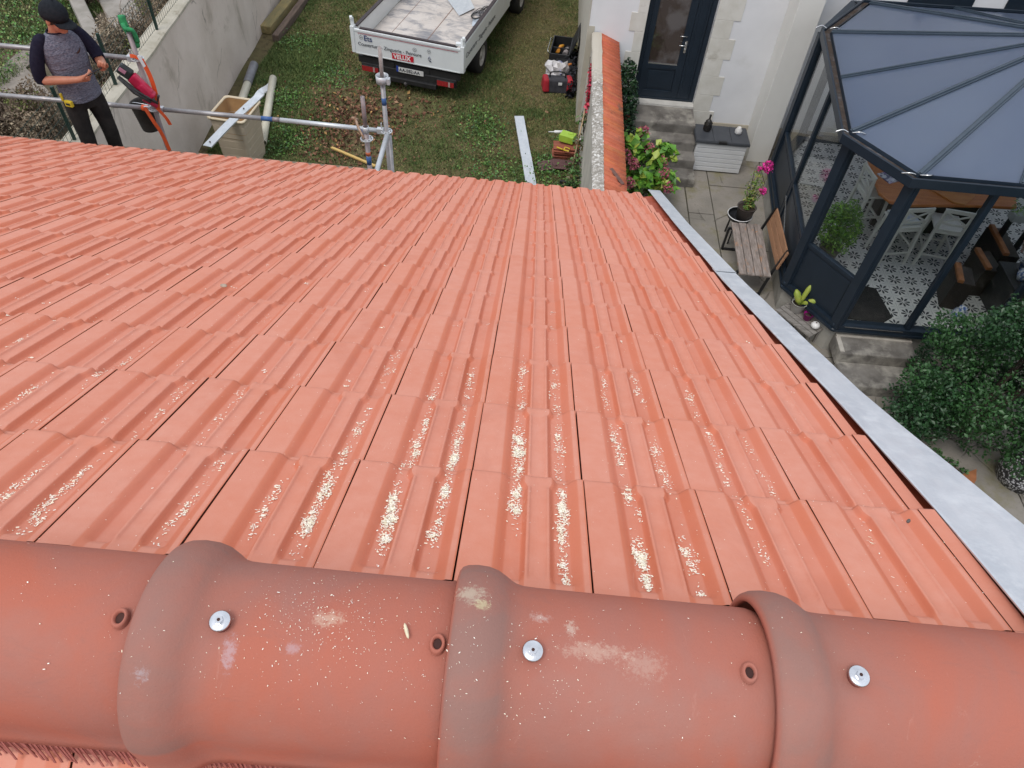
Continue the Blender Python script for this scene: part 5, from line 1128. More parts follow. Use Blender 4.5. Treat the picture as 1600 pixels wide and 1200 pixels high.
M_red = pm('red_lens', (.26, .015, .02), (.34, .03, .03), 40, .25, bm=.2); M_amb = pm('clear_lens', (.45, .30, .28), None, 40, .25)
for sx in (-1, 1):
    mb = MB(); mb.b2((sx * .73 - .17, -.075, .30), (sx * .73 + .17, -.03, .41)); h = tp(mb, 'tail_lamp', M_blk, bevel=.006)
    mb = MB(); mb.b2((sx * .73 - .16, -.082, .31), (sx * .73 + .05, -.0755, .40)); mb.cm = 1; mb.b2((sx * .73 + .055, -.082, .31), (sx * .73 + .09, -.0755, .40)); mb.cm = 0; mb.b2((sx * .73 + .095, -.082, .31), (sx * .73 + .16, -.0755, .40)); mb.build('lens', [M_red, M_amb], h)
mb = MB(); mb.b2((-.22, -.05, .40), (.30, -.042, .49)); pl_ = tp(mb, 'number_plate', pm('plate_white', (.66, .66, .64), None, 20, .5))
mb = MB(); mb.b2((-.22, -.0515, .401), (-.18, -.0502, .509)); mb.build('plate_band', pm('plate_blue', (.02, .06, .35)), pl_)
M_ink = pm('lettering_navy', (.03, .05, .16), None, 30, .5); M_inkb = pm('lettering_dark', (.03, .035, .05), None, 30, .5)
RX = Matrix.Rotation(R_(90), 4, 'X')
def on_gate(name, body, size, x, z, mat, bold=0, par=None, y=-.0475): return text(name, body, size, Matrix.Translation((x, y, z)) @ RX, mat, par or gate, .0006, bold)
on_gate('lettering', 'Ets', .135, -.82, .855, M_ink, .0015)
on_gate('lettering', 'Couverture - Zinguerie - Peinture', .088, -.94, .755, M_inkb, .0003)
on_gate('lettering', 'AA-582-AA', .082, -.165, .418, M_inkb, .002, pl_, -.052)
mb = MB(); mb.b2((-.29, -.0475, .625), (.12, -.0455, .730)); lb = mb.build('red_label', pm('label_red', (.62, .02, .04), None, 20, .4), gate)
on_gate('lettering', 'VELUX', .108, -.262, .640, pm('letter_white', (.8, .8, .8)), .004, None, -.0482)
for (cx, cz, r) in ((-.87, .90, .034), (.15, .865, .034), (.42, .885, .03)):
    mb = MB(); mb.path([(cx + r * math.cos(a), -.0475, cz + r * math.sin(a)) for a in [i * .4488 for i in range(15)]], .0025, 4); mb.b2((cx - .016, -.0485, cz - .004), (cx + .016, -.0475, cz + .004)); mb.build('emblem', M_inkb, gate)
mb = MB(); mb.path([(.40, -.0475, .74), (.42, -.0475, .79), (.45, -.0475, .75), (.41, -.0475, .72), (.46, -.0475, .70)], .006, 4); mb.build('emblem', M_ink, gate)
text('lettering', 'Couverture - Zinguerie - Peinture', .13, Matrix.Translation((1.032, .20, .76)) @ Matrix.Rotation(R_(90), 4, 'Z') @ RX, M_inkb, r_, .0006, .001)
for y in (1.28, 4.15):
    for sx in (-1, 1):
        xw = sx * .90; mb = MB(); mb.lathe([(.19, -.11), (.305, -.11), (.328, -.085), (.33, 0), (.328, .085), (.305, .11), (.19, .11)], (xw, y, .325), 30, 'X'); w_ = tp(mb, 'wheel', M_tyre)
        mb = MB(); mb.lathe([(.205, .08), (.20, .105), (.18, .10), (.165, .06 if sx > 0 else .06), (.07, .05), (.06, .09), (0, .09)] if sx > 0 else [(.205, -.08), (.20, -.105), (.18, -.10), (.165, -.06), (.07, -.05), (.06, -.09), (0, -.09)], (xw, y, .325), 26, 'X'); mb.build('rim', pm('rim_grey', (.50, .49, .47), (.38, .37, .36), 20, .4, .2), w_)
mb = MB(); mb.b2((.80, .85, .605), (1.02, 1.72, .64)); tp(mb, 'mudguard', M_blk); mb = MB(); mb.b2((-1.02, .85, .605), (-.80, 1.72, .64)); tp(mb, 'mudguard', M_blk)
# cab beyond the picture edge
mb = MB(); prf = [(3.25, .45), (5.0, .45), (5.1, .75), (5.0, 1.15), (4.6, 1.95), (3.3, 2.0)]
for sx in (-1, 1): pass
vs = [(-.93, y, z) for y, z in prf] + [(.93, y, z) for y, z in prf]; mb.add(vs, [tuple(range(6))[::-1], tuple(range(6, 12))] + [(i, (i + 1) % 6, 6 + (i + 1) % 6, 6 + i) for i in range(6)]); cab = tp(mb, 'cab', M_tw, bevel=.05)
mb = MB(); mb.b2((-.8, 3.235, 1.3), (.8, 3.245, 1.8)); mb.add([(-.82, 4.985, 1.21), (.82, 4.985, 1.21), (.8, 4.66, 1.86), (-.8, 4.66, 1.86)], [(0, 1, 2, 3)]); mb.build('window', pm('cab_glass', (.02, .025, .03), None, 9, .05), cab)
# things in the bed
def tkw(x, y, z):
    a = R_(-12); return Vector((-2.39 + x * math.cos(a) - y * math.sin(a), 12.87 + x * math.sin(a) + y * math.cos(a), LZ + z))
mb = MB(); q = [tkw(-.20, 2.55, .73), tkw(.28, 1.92, .72), tkw(.46, 2.35, .73), tkw(.1, 2.95, .75)]; mb.add(q, [(0, 1, 2, 3)]); tag(mb.build('zinc_offcut', M_zinc, solid=.003), 'blue grey sheet metal offcut lying at the top of the truck bed', 'sheet metal')
mb = MB(); q = [tkw(.56, 1.95, .71), tkw(.64, 1.62, .71), tkw(.90, 1.72, .712), tkw(.82, 2.05, .712)]; mb.add(q, [(0, 1, 2, 3)]); tag(mb.build('paper_sheet', pm('pale_blue_paper', (.46, .54, .62), (.52, .58, .64), 5, .8), solid=.002), 'pale blue sheet of paper under the cable in the truck bed', 'paper')
rgp = random.Random(21); pts = []
for k in range(64):
    a = k * .62; r = .16 + .06 * math.sin(k * .9) + rgp.uniform(-.02, .02); pts.append(tkw(.72 + r * math.cos(a) * .85 + .05 * math.sin(k * .3), 2.12 + r * 1.5 * math.sin(a), .72 + .012 * (k % 5) + .01 * rgp.random()))
tag(MB().path(smooth_pts(pts, 3), .007, 5).build('cable', M_blk), 'tangled black cable piled in the far right of the truck bed', 'cable')
mb = MB()
for k in range(26):
    p = tkw(rgp.gauss(.35, .28), .16 + abs(rgp.gauss(0, .12)), .712); mb.cm = k % 4; mb.box(p, (rgp.uniform(.02, .11), rgp.uniform(.015, .04), .014), Matrix.Rotation(rgp.uniform(0, 3), 3, 'Z'))
tag(mb.build('scraps', [M_blk, M_bench, M_zinc, pm('scrap_white', (.6, .6, .6))]), 'small scraps of metal and wood swept against the tailgate', 'scraps', kind='stuff')

# ================================================================== THINGS ON THE LAWN
tb_ = empty('beige_tub', (-4.72, 10.35, LZ), 'tall beige rectangular plastic tub standing by the cement wall', 'tub')
M_tub = pm('beige_plastic', (.56, .47, .36), (.50, .42, .32), 5, .5, bm=.08, c3=(.36, .29, .19), s3=3, t3=(.6, .75)); M_tubi = pm('tan_inside', (.46, .28, .13), (.38, .22, .10), 6, .55)
def rrect(hx, hy, r, n=5):
    out = []
    for cx, cy, a0 in ((hx - r, hy - r, 0), (-hx + r, hy - r, 90), (-hx + r, -hy + r, 180), (hx - r, -hy + r, 270)):
        for k in range(n + 1): a = R_(a0 + 90 * k / n); out.append((cx + r * math.cos(a), cy + r * math.sin(a)))
    return out
RTB = Matrix.Rotation(R_(-6), 3, 'Z')
def ringrr(hx, hy, z, r=.06): return [tuple(RTB @ Vector((x, y, z))) for x, y in rrect(hx, hy, r)]
mb = MB(); P = [ringrr(.235, .28, 0)]
for k in range(6): z = .12 + k * .13; t = z / .9; hx, hy = .235 + .045 * t, .28 + .045 * t; P += [ringrr(hx, hy, z), ringrr(hx - .003, hy - .003, z + .003), ringrr(hx - .003, hy - .003, z + .008), ringrr(hx + .001, hy + .001, z + .011)]
P += [ringrr(.282, .327, .87)]; mb.grid(P, True, False); mb.build('body', M_tub, tb_)
mb = MB(); mb.grid([ringrr(.282, .327, .868), ringrr(.302, .347, .868), ringrr(.306, .351, .885), ringrr(.30, .345, .90), ringrr(.276, .322, .90), ringrr(.270, .316, .88)], True); mb.build('rim', pm('cream_rim', (.66, .56, .40), (.60, .50, .36), 9, .5), tb_)
mb = MB(); mb.grid([ringrr(.272, .318, .88), ringrr(.262, .308, .55), ringrr(.225, .27, .52), ringrr(.215, .26, .05)], True); f_ = P2 = ringrr(.215, .26, .05); mb.add(f_, [tuple(range(len(f_)))]); mb.build('inside', M_tubi, tb_)
mb = MB(); mb.lathe([(.0, -.03), (.10, -.03), (.10, .03), (0, .03)], (-.24, -.30, .10), 18, 'X'); mb.lathe([(.0, -.03), (.10, -.03), (.10, .03), (0, .03)], (.20, -.30, .10), 18, 'X'); mb.build('wheel', M_blk, tb_)
mb = MB(); A_ = Vector((-4.80, 9.32, 1.07)); B_ = Vector((-4.50, 10.52, 1.125)); pts = [A_, A_.lerp(B_, .5) + Vector((0, 0, .015)), B_, B_ + Vector((.04, .16, .0)), B_ + Vector((.10, .27, .05)), B_ + Vector((.20, .30, .12))]
pts = smooth_pts(pts, 5); P = []
for i, p in enumerate(pts):
    d = (pts[min(i + 1, len(pts) - 1)] - pts[max(i - 1, 0)]).normalized(); sd_ = d.cross(Vector((0, 0, 1))).normalized() * (.068 if i < 16 else .068 + .006 * (i - 16)); P.append([p - sd_ - Vector((0, 0, .02)), p - sd_, p + sd_, p + sd_ - Vector((0, 0, .02))])
mb.grid(P, sm=False)
for t in (.07, .83): c = A_.lerp(B_, t) + Vector((0, 0, .012)); mb.cm = 1; mb.path([c, c + Vector((0, 0, .012))], .012, 8)
tag(mb.build('zinc_strip', [M_zinc, M_hole], solid=.002), 'bent zinc flashing strip laid across the top of the beige tub', 'zinc strip')
M_pvc = pm('cream_pvc', (.62, .59, .48), (.56, .53, .43), 8, .45, bm=.03); M_pvcg = pm('grey_pvc', (.22, .22, .24), None, 8, .5)
def pipe(a, b, r, m, label):
    a, b = Vector(a), Vector(b); mb = MB(); n = 20; d = (b - a).normalized(); u = d.cross(Vector((0, 0, 1))).normalized(); w = d.cross(u)
    P = [[c + (u * math.cos(t) + w * math.sin(t)) * rr for t in [2 * math.pi * i / n for i in range(n)]] for c, rr in ((a, r - .006), (b, r - .006), (b, r), (a, r), (a, r - .006))]
    mb.grid(P, True); return tag(mb.build('pvc_pipe', m), label, 'pipe')
pipe((-4.56, 10.75, .27), (-4.97, 12.85, .29), .068, M_pvc, 'thick cream plastic pipe on the grass beside the beige tub')
pipe((-5.16, 10.9, .28), (-5.38, 12.75, .30), .070, M_pvc, 'cream pipe with grey socket between tub and cement wall'); pipe((-5.36, 12.55, .30), (-5.44, 13.25, .31), .078, M_pvcg, 'short grey pipe socket at the far end behind the tub')
for k, (a, b, w, c1, c2, lab) in enumerate([((-5.66, 14.75, .27), (-5.42, 18, .27), .22, (.34, .26, .11), (.22, .19, .09), 'mossy yellow old timber beam nearest the cement wall'), ((-5.38, 14.45, .25), (-5.16, 18, .25), .13, (.17, .12, .09), (.10, .07, .055), 'dark brown rotten timber beam beside the mossy one')]):
    mb = MB(); mb.beam(a, b, w, .16); tag(mb.build('timber_beam', pm('beam%d' % k, c1, c2, 5, .9, stretch=(3, .6, 3), bm=.6, bdist=.02), bevel=.015), lab, 'timber beam', 'old timber beams')
mb = MB(); mb.beam((-3.42, 10.83, .25), (-2.60, 10.42, .24), .045, .028); tag(mb.build('batten', pm('yellow_pine', (.62, .43, .15), (.55, .36, .12), 5, .7, stretch=(1, 1, 1)), bevel=.003), 'yellow wooden batten lying on the dead leaves', 'batten')
mb = MB(); P = []
for i in range(13):
    t = i / 12; p = Vector((-.345, 12.28, .30)).lerp(Vector((.02, 10.05, .27)), t); z = .004 * math.sin(i * 2.1) + (.012 if i in (7, 8) else 0); P.append([p + Vector((-.085, -.014, z - .03)), p + Vector((-.083, -.014, z)), p + Vector((.083, .014, z)), p + Vector((.085, .014, z - .012))])
mb.grid(P, sm=False); tag(mb.build('zinc_strip', M_zinc, solid=.002), 'long straight zinc strip lying on the grass near the tile pile', 'zinc strip')
# tool crate, bags
tc = empty('tool_crate', (.34, 14.75, LZ), 'open black tool crate with its lid folded back', 'tool crate', None, R_(-5)); M_crate = pm('crate_black', (.013, .014, .016), (.02, .02, .022), 12, .5)
mb = MB(); w, l, h = .20, .40, .30
mb.b2((-w, -l, 0), (w, l, .02)); mb.b2((-w, -l, .02), (-w + .02, l, h)); mb.b2((w - .02, -l, .02), (w, l, h)); mb.b2((-w + .02, -l, .02), (w - .02, -l + .02, h)); mb.b2((-w + .02, l - .02, .02), (w - .02, l, h)); mb.b2((-w + .02, -.01, .02), (w - .02, .01, h - .05)); mb.build('body', M_crate, tc, bevel=.006)
mb = MB(); mb.box((w + .06, .05, h + .14), (.03, .76, .34), Matrix.Rotation(.35, 3, 'Y')); mb.build('lid', M_crate, tc, bevel=.006)
mb = MB(); mb.path([(-w - .01, -l + .1, h - .06), (-w - .05, -l + .12, h - .01), (-w - .05, l - .12, h - .01), (-w - .01, l - .1, h - .06)], .008, 6); mb.build('handle', M_alu, tc)
mb = MB(); mb.path([(.26, 14.72, .34), (.33, 14.80, .45), (.38, 14.86, .44)], [.035, .04, .03], 8); mb.path([(.30, 14.85, .36), (.28, 14.66, .42)], [.03, .035], 8); tag(mb.build('power_drill', pm('tool_yellow', (.62, .28, .02), (.5, .18, .02), 9, .45)), 'orange yellow power drill lying in the black crate', 'drill')
mb = MB(); mb.path([(.42, 14.66, .36), (.47, 14.82, .40)], [.055, .05], 12); tag(mb.build('tape_roll', pm('dusty_grey', (.28, .25, .25), None, 20, .8)), 'dusty grey roll beside the drill in the black crate', 'roll')
mb = MB(); mb.b2((-.17, -.2, 0), (.17, .2, .22)); o = mb.build('open_crate', M_crate, bevel=.02); o.location = (.42, 14.18, LZ); tag(o, 'small closed black crate between open crate and white bag', 'crate')
mb = MB(); mb.path([(.46, 14.02, .45), (.55, 14.08, .46)], [.03, .022], 8); tag(mb.build('small_torch', pm('torch_orange', (.6, .2, .04), None, 9, .5)), 'small orange torch on the closed black crate', 'torch')
def crumple(name, c, r, seed, mat, label, cat, squash=.7, sub=3, amp=.35):
    bm_ = bmesh.new(); bmesh.ops.create_icosphere(bm_, subdivisions=sub, radius=1); rg = random.Random(seed); ph_ = [rg.uniform(0, 6) for _ in range(9)]
    for v in bm_.verts:
        n = v.co.copy(); k = 1 + amp * (math.sin(3.1 * n.x + ph_[0]) * math.sin(3.7 * n.y + ph_[1]) + .6 * math.sin(7 * n.z + ph_[2]) * math.sin(6 * n.x + ph_[3]) + .4 * math.sin(13 * n.y + ph_[4]) * math.sin(11 * n.z + ph_[5]))
        v.co = Vector((n.x * r[0], n.y * r[1], max(-.8, n.z) * r[2])) * k
    me = bpy.data.meshes.new(name); bm_.to_mesh(me); bm_.free(); o = link(name, me, mat); o.location = c; return tag(o, label, cat)
crumple('plastic_bag', (.30, 13.92, LZ + .16), (.20, .26, .20), 3, pm('bag_white', (.62, .60, .60), (.50, .48, .50), 6, .4, c3=(.10, .14, .42), s3=5, t3=(.60, .64)), 'crumpled white plastic bag with blue print behind the red bag', 'plastic bag')
tgb = empty('tool_bag', (.30, 13.50, LZ), 'red and black fabric tool bag on the grass beside the garden wall', 'tool bag', None, R_(4))
mb = MB(); mb.box((0, 0, .13), (.50, .26, .26), None, .85); mb.build('body', pm('bag_black', (.025, .025, .032), (.05, .05, .06), 9, .8, bm=.4), tgb, bevel=.03)
for x in (-.22, .23): MB().box((x, -.01, .15), (.13, .30, .24), .1, .8).build('end_pocket', pm('bag_red', (.42, .015, .03), (.30, .012, .02), 9, .7), tgb, bevel=.03)
MB().path(smooth_pts([(-.15, 0, .25), (-.12, 0, .36), (.12, 0, .36), (.15, 0, .25)], 4), .014, 6).build('handle', M_blk, tgb)
MB().box((.05, -.135, .20), (.07, .01, .05)).build('patch', pm('letter_white', (.8, .8, .8)), tgb)
rg = np.random.default_rng(90); cen = [(.58 + rg.normal(0, .05), rg.uniform(13.2, 14.9), LZ + abs(rg.normal(0, .12))) for _ in range(500)]
tag(leaf_mesh('black_netting', cen, .10, palette(500, [(.012, .012, .015), (.03, .03, .035)], 1), M_dry, 12), 'dark tangle of netting between the crates and the wall', 'netting', kind='stuff')
# old tile pile
M_pile = pm('pile_tile', (.34, .10, .055), (.24, .075, .045), 9, .8, bm=.3, c3=(.12, .06, .045), s3=5, t3=(.55, .7)); M_plum = pm('plum_tile', (.13, .062, .060), (.10, .05, .05), 8, .7, bm=.3)
def flat_tile(loc, rz, label, mat, tilt=(0, 0)):
    mb = MB(); R3 = Matrix.Rotation(rz, 3, 'Z') @ Matrix.Rotation(tilt[0], 3, 'X') @ Matrix.Rotation(tilt[1], 3, 'Y'); P = []
    for y in (-.19, .19):
        P.append([Vector(loc) + R3 @ Vector((x, y, z)) for x, z in ((-.125, .012), (-.09, .014), (-.07, 0), (-.02, 0), (-.01, .012), (.03, .012), (.04, 0), (.09, 0), (.105, .014), (.125, .012))])
    mb.grid(P, sm=False); return tag(mb.build('loose_tile', mat, solid=.014), label, 'roof tile', 'old roof tiles piled by the garden wall')
rgp = random.Random(5)
names = ['lowest', 'second', 'third', 'fourth', 'fifth', 'sixth', 'seventh']
for k in range(7):
    flat_tile((.50 + rgp.uniform(-.02, .02), 11.20 + rgp.uniform(-.02, .02), LZ + .03 + k * .033), 1.57 + rgp.uniform(-.06, .06), '%s old red tile from the ground in the left stack' % names[k] if k < 6 else 'topmost old red tile of the left stack under the lime box', M_pile)
for k in range(6): flat_tile((.73 + rgp.uniform(-.02, .02), 11.38 + rgp.uniform(-.02, .02), LZ + .03 + k * .033), 1.57 + rgp.uniform(-.2, .2), '%s old red tile from the ground in the right stack by the wall' % names[k] if k < 5 else 'topmost old red tile of the right stack by the wall', M_pile)
flat_tile((.26, 10.88, LZ + .05), -1.35, 'plum brown tile lying on the grass at the left of the pile', M_plum, (.1, .05)); flat_tile((.50, 10.90, LZ + .07), -1.4, 'plum brown tile leaning against the foot of the tile pile', M_plum, (-.1, .1))
mb = MB(); mb.box((.53, 11.33, LZ + .33), (.25, .18, .12), -.35); mb.box((.58, 11.35, LZ + .395), (.08, .06, .012), -.35); tag(mb.build('lime_box', pm('lime_plastic', (.36, .56, .06), (.30, .48, .05), 6, .45), bevel=.012), 'lime green plastic box on top of the old tile pile', 'box')
for k, (a, b, lab) in enumerate([((.20, 11.50, .50), (.52, 11.55, .50), 'white sealant cartridge with thin nozzle left of the lime box'), ((.66, 11.40, .46), (.84, 11.42, .46), 'white sealant cartridge right of the lime box by the wall')]):
    a, b = Vector(a), Vector(b); mb = MB(); mb.path([a, a.lerp(b, .3), a.lerp(b, .32), b], [.006, .010, .024, .024], 10); tag(mb.build('cartridge', pm('letter_white', (.8, .8, .8))), lab, 'cartridge')
mb = MB(); mb.path([(.48, 11.05, .455), (.56, 11.02, .46), (.58, 11.10, .46), (.50, 11.13, .46), (.48, 11.05, .455)], .012, 6); mb.path([(.36, 11.12, .455), (.46, 11.06, .455)], .012, 6); tag(mb.build('yellow_clamp', pm('tool_bright_yellow', (.68, .50, .03), None, 9, .45)), 'small yellow hand tool on the front of the tile pile', 'hand tool')
mb = MB(); mb.ell((.55, 11.52, .50), (.06, .05, .05), 10, 6); mb.path([(.60, 11.52, .50), (.68, 11.50, .48)], .02, 6); tag(mb.build('black_gun', M_blk), 'black caulking gun behind the lime green box', 'caulking gun')
rk = empty('wooden_broom', (.6, 10.5, LZ), 'broom with pale wooden handle leaning on the garden wall', 'broom')
pw(MB().path([(.60, 10.42, .26), (.738, 10.98, 1.30)], .0135, 8).build('handle', pm('pale_handle', (.46, .33, .20), (.38, .27, .16), 9, .6)), rk); pw(MB().beam((.45, 10.44, .235), (.75, 10.40, .235), .05, .07).build('head', M_blk), rk)

# ================================================================== SCAFFOLD
sc_ = empty('scaffold', (-4, 6.7, 0), 'galvanised tube scaffold with guard rails along the roof eave', 'scaffold')
def psc(o): return pw(o, sc_)
M_galv = pm('galvanised_tube', (.36, .35, .36), (.27, .26, .265), 12, .42, .45, bm=.1, c3=(.46, .42, .40), s3=9, t3=(.58, .7)); M_galvd = pm('mauve_tube', (.30, .25, .25), (.22, .185, .19), 14, .5, .3, bm=.15); M_galvl = pm('bright_tube', (.60, .62, .64), (.52, .54, .57), 12, .4, .4, bm=.08)
TR_ = .0242
def tube(name, a, b, r=TR_, m=M_galv): return psc(MB().tube(a, b, r, 16).build(name, m))
OY, IY = 7.0, 6.3; XR, XL = -1.59, -4.06
s_or = tube('standard', (XR, OY, .2), (XR, OY, 3.60)); s_ol = tube('standard', (XL, OY, .2), (XL, OY, 3.82), m=M_galvd); s_ir = tube('standard', (XR - .04, IY, .2), (XR - .04, IY, 3.44), m=M_galvd)
tube('standard', (-6.55, OY, .2), (-6.55, OY, 3.6)); tube('standard', (XL, IY, .2), (XL, IY, 2.6)); tube('standard', (-6.55, IY, .2), (-6.55, IY, 2.6))
def hollow(name, x, y, z0, z1, r, m):
    mb = MB(); mb.lathe([(r - .004, z0), (r, z0), (r, z1), (r - .005, z1), (r - .005, z0 + .02)], (x, y, 0), 18); return psc(mb.build(name, m))
hollow('spigot', XR, OY, 3.58, 3.90, .0195, pm('concrete_stained', (.42, .38, .36), (.28, .25, .24), 30, .8, bm=.6)); hollow('spigot', XR - .04, IY, 3.40, 3.76, .0200, M_galvd); hollow('collar', XR, OY, 3.54, 3.615, .064, M_galvl); 
mb = MB(); mb.lathe([(.025, 3.545), (.060, 3.545)], (XR, OY, 0), 18); mb.box((XR + .066, OY - .02, 3.57), (.03, .05, .06)); psc(mb.build('collar_plate', M_galvl)); mb = MB(); mb.lathe([(.0245, 3.40), (.031, 3.40), (.031, 3.46), (.0245, 3.46)], (XR - .04, IY, 0), 16); psc(mb.build('sleeve', M_galvl))
def rosette(x, y, z):
    mb = MB(); n = 32; P = []
    for r, dz in ((.024, -.004), (.036, -.004), (.036, .004), (.024, .004), (.024, -.004)): P.append([(x + r * math.cos(a), y + r * math.sin(a), z + dz) for a in [2 * math.pi * i / n for i in range(n)]])
    mb.grid(P, True, False); P = []
    for r, dz in ((.052, -.004), (.062, -.004), (.062, .004), (.052, .004), (.052, -.004)): P.append([(x + r * math.cos(a), y + r * math.sin(a), z + dz) for a in [2 * math.pi * i / n for i in range(n)]])
    mb.grid(P, True, False)
    for k in range(8): a = k * math.pi / 4 + .39; mb.beam((x + .034 * math.cos(a), y + .034 * math.sin(a), z), (x + .054 * math.cos(a), y + .054 * math.sin(a), z), .011, .0078)
    return psc(mb.build('rosette', M_galvl))
for p in ((XR - .04, IY, 3.33), (XR, OY, 3.0), (XL, OY, 3.02), (XL, OY, 3.56), (-6.55, OY, 3.02), (-6.55, OY, 3.56)): rosette(*p)
def wedge(x, y, z, sx):
    mb = MB(); mb.beam((x + sx * .03, y, z), (x + sx * .10, y, z), .05, .058); mb.box((x + sx * .05, y, z + .03), (.012, .02, .12)); return psc(mb.build('wedge_head', M_galvl, bevel=.004))
tube('guard_rail', (-6.5, OY, 3.02), (XL - .08, OY, 3.02)); tube('guard_rail', (XL + .08, OY, 3.02), (-2.92, OY, 3.02)); tube('guard_rail', (-2.72, OY, 3.02), (XR - .08, OY, 3.0), m=M_galvl)
tube('guard_rail', (-6.5, OY, 3.58), (XL - .08, OY, 3.56)); tube('guard_rail', (-9, OY, 3.60), (-6.6, OY, 3.58)); tube('guard_rail', (-9, OY, 3.04), (-6.6, OY, 3.02)); tube('rail_sleeve', (-4.62, OY, 3.02), (-4.45, OY, 3.02), .027)
for a in ((XL, OY, 3.02, -1), (XL, OY, 3.02, 1), (XL, OY, 3.56, -1), (XR, OY, 3.0, -1)): wedge(*a)
M_bluep = pm('blue_band_paint', (.03, .09, .26), (.05, .12, .30), 20, .5); M_orp = pm('orange_band_paint', (.50, .12, .05), None, 20, .5)
for nm, a, b, r, m in [('paint_band', (-2.92, OY, 3.02), (-2.80, OY, 3.02), .0246, M_bluep), ('joint_gap', (-2.80, OY, 3.02), (-2.72, OY, 3.02), .0236, M_galvd), ('paint_band', (XR, OY, 3.30), (XR, OY, 3.38), .0246, M_bluep), ('paint_band', (XR - .04, IY, 3.15), (XR - .04, IY, 3.19), .0246, M_orp), ('paint_band', (XR - .04, IY, 3.05), (XR - .04, IY, 3.145), .0246, M_bluep)]: tube(nm, a, b, r, m)
tube('ledger', (XR + .015, OY - .06, 2.99), (XR + .015, IY - .1, 2.93), .026, M_galvl); tube('diagonal_brace', (XR + .03, OY, 2.95), (XR + .03, OY, .4), .022)
mb = MB()
for k in range(3): mb.b2((-8.9, 6.05 + k * .31, 2.49), (-1.66, 6.34 + k * .31, 2.55))
psc(mb.build('deck', pm('deck_ply', (.22, .16, .11), (.15, .11, .08), 3, .85, stretch=(.3, 4, 1), bm=.3)))
mb = MB(); mb.path(smooth_pts([(XR - .06, IY - .02, 3.34), (XR - .12, IY + .04, 3.42), (XR - .15, IY + .08, 3.47), (XR - .18, IY + .08, 3.49), (XR - .14, IY + .12, 3.45)], 3), .014, 7); mb.cm = 1; mb.path([(XR - .06, IY, 3.33), (XR - .11, IY + .05, 3.39)], .017, 7); tag(mb.build('scaffold_clamp', [pm('rusty_bronze', (.30, .17, .10), (.42, .33, .25), 30, .5, .3), M_bluep]), 'rusty hook clamp hanging beside the shorter scaffold pole', 'clamp')
# green strap wrap on the pole top
mb = MB(); mb.path(smooth_pts([(XL - .035, OY + .03, 3.97), (XL - .03, OY + .02, 3.88), (XL - .005, OY + .035, 3.76), (XL + .03, OY + .03, 3.66)], 4), [(.035, .02)] * 12 + [(.02, .014)], 8); mb.path(smooth_pts([(XL - .03, OY, 3.90), (XL, OY - .03, 3.87), (XL + .045, OY, 3.84), (XL + .045, OY + .03, 3.72)], 4), .022, 8)
tag(mb.build('green_glove', pm('green_fabric', (.03, .30, .10), (.02, .16, .07), 16, .8, bm=.4)), 'green glove pulled over the top of the left scaffold pole', 'glove')
# orange ratchet strap
M_or = pm('orange_webbing', (.78, .11, .025), (.68, .09, .02), 40, .6, bm=.1)
def ribbon(mb, pts, w, wdir): 
    pts = smooth_pts(pts, 4); P = [[p - Vector(wdir) * w / 2, p + Vector(wdir) * w / 2] for p in pts]; mb.grid(P, sm=False)
mb = MB(); ribbon(mb, [(XL - .05, OY - .03, 3.60), (XL, OY - .05, 3.61), (XL + .05, OY - .04, 3.58)], .035, (0, .2, .98)); ribbon(mb, [(XL + .055, OY - .03, 3.58), (XL + .10, OY - .05, 3.40), (XL + .10, OY - .06, 3.20), (XL + .07, OY - .05, 3.05)], .042, (.95, .3, 0))
ribbon(mb, [(XL + .06, OY - .05, 3.06), (XL + .12, OY - .05, 2.96), (XL + .14, OY - .04, 2.87)], .035, (.9, .4, 0)); ribbon(mb, [(XL - .08, OY - .04, 3.05), (XL - .02, OY - .06, 2.90), (XL + .02, OY - .05, 2.74), (XL + .05, OY - .04, 2.40)], .038, (.9, .4, 0))
mb.path([(XL - .13, OY, 3.02), (XL - .06, OY, 3.02)], .031, 12); tag(mb.build('orange_strap', M_or, solid=.003), 'bright orange webbing strap wound round the left scaffold pole', 'strap')
mb = MB(); mb.beam((XL + .055, OY - .065, 3.63), (XL + .085, OY - .07, 3.52), .03, .012); tag(mb.build('strap_label', pm('label_white', (.8, .8, .8))), 'white tag sewn on the orange strap', 'tag')
# cordless saw hung on the pole
cs_ = empty('cordless_saw', (XL + .02, OY - .10, 3.35), 'red and black cordless saw hanging on the left scaffold pole', 'power tool')
M_tred = pm('tool_red', (.55, .015, .075), (.42, .012, .05), 8, .35, bm=.03)
def cw(*p): return tuple(a + b for a, b in zip((XL + .02, OY - .14, 3.35), p))
mb = MB(); mb.beam(cw(-.07, 0, .10), cw(.07, .0, -.09), .105, .085, (0, -1, .4)); mb.beam(cw(-.01, .0, .02), cw(.09, .01, -.12), .08, .11, (0, -1, .4)); pw(mb.build('housing', M_tred, bevel=.02), cs_)
mb = MB(); mb.beam(cw(-.16, -.01, .19), cw(-.06, 0, .10), .10, .09, (0, -1, .4)); pw(mb.build('battery', pm('battery_black', (.02, .03, .03), None, 20, .45), bevel=.018), cs_)
mb = MB(); mb.beam(cw(-.135, -.050, .195), cw(-.085, -.045, .15), .035, .014, (0, -1, .4)); pw(mb.build('battery_label', pm('pink_label', (.55, .25, .35), None, 20, .5)), cs_)
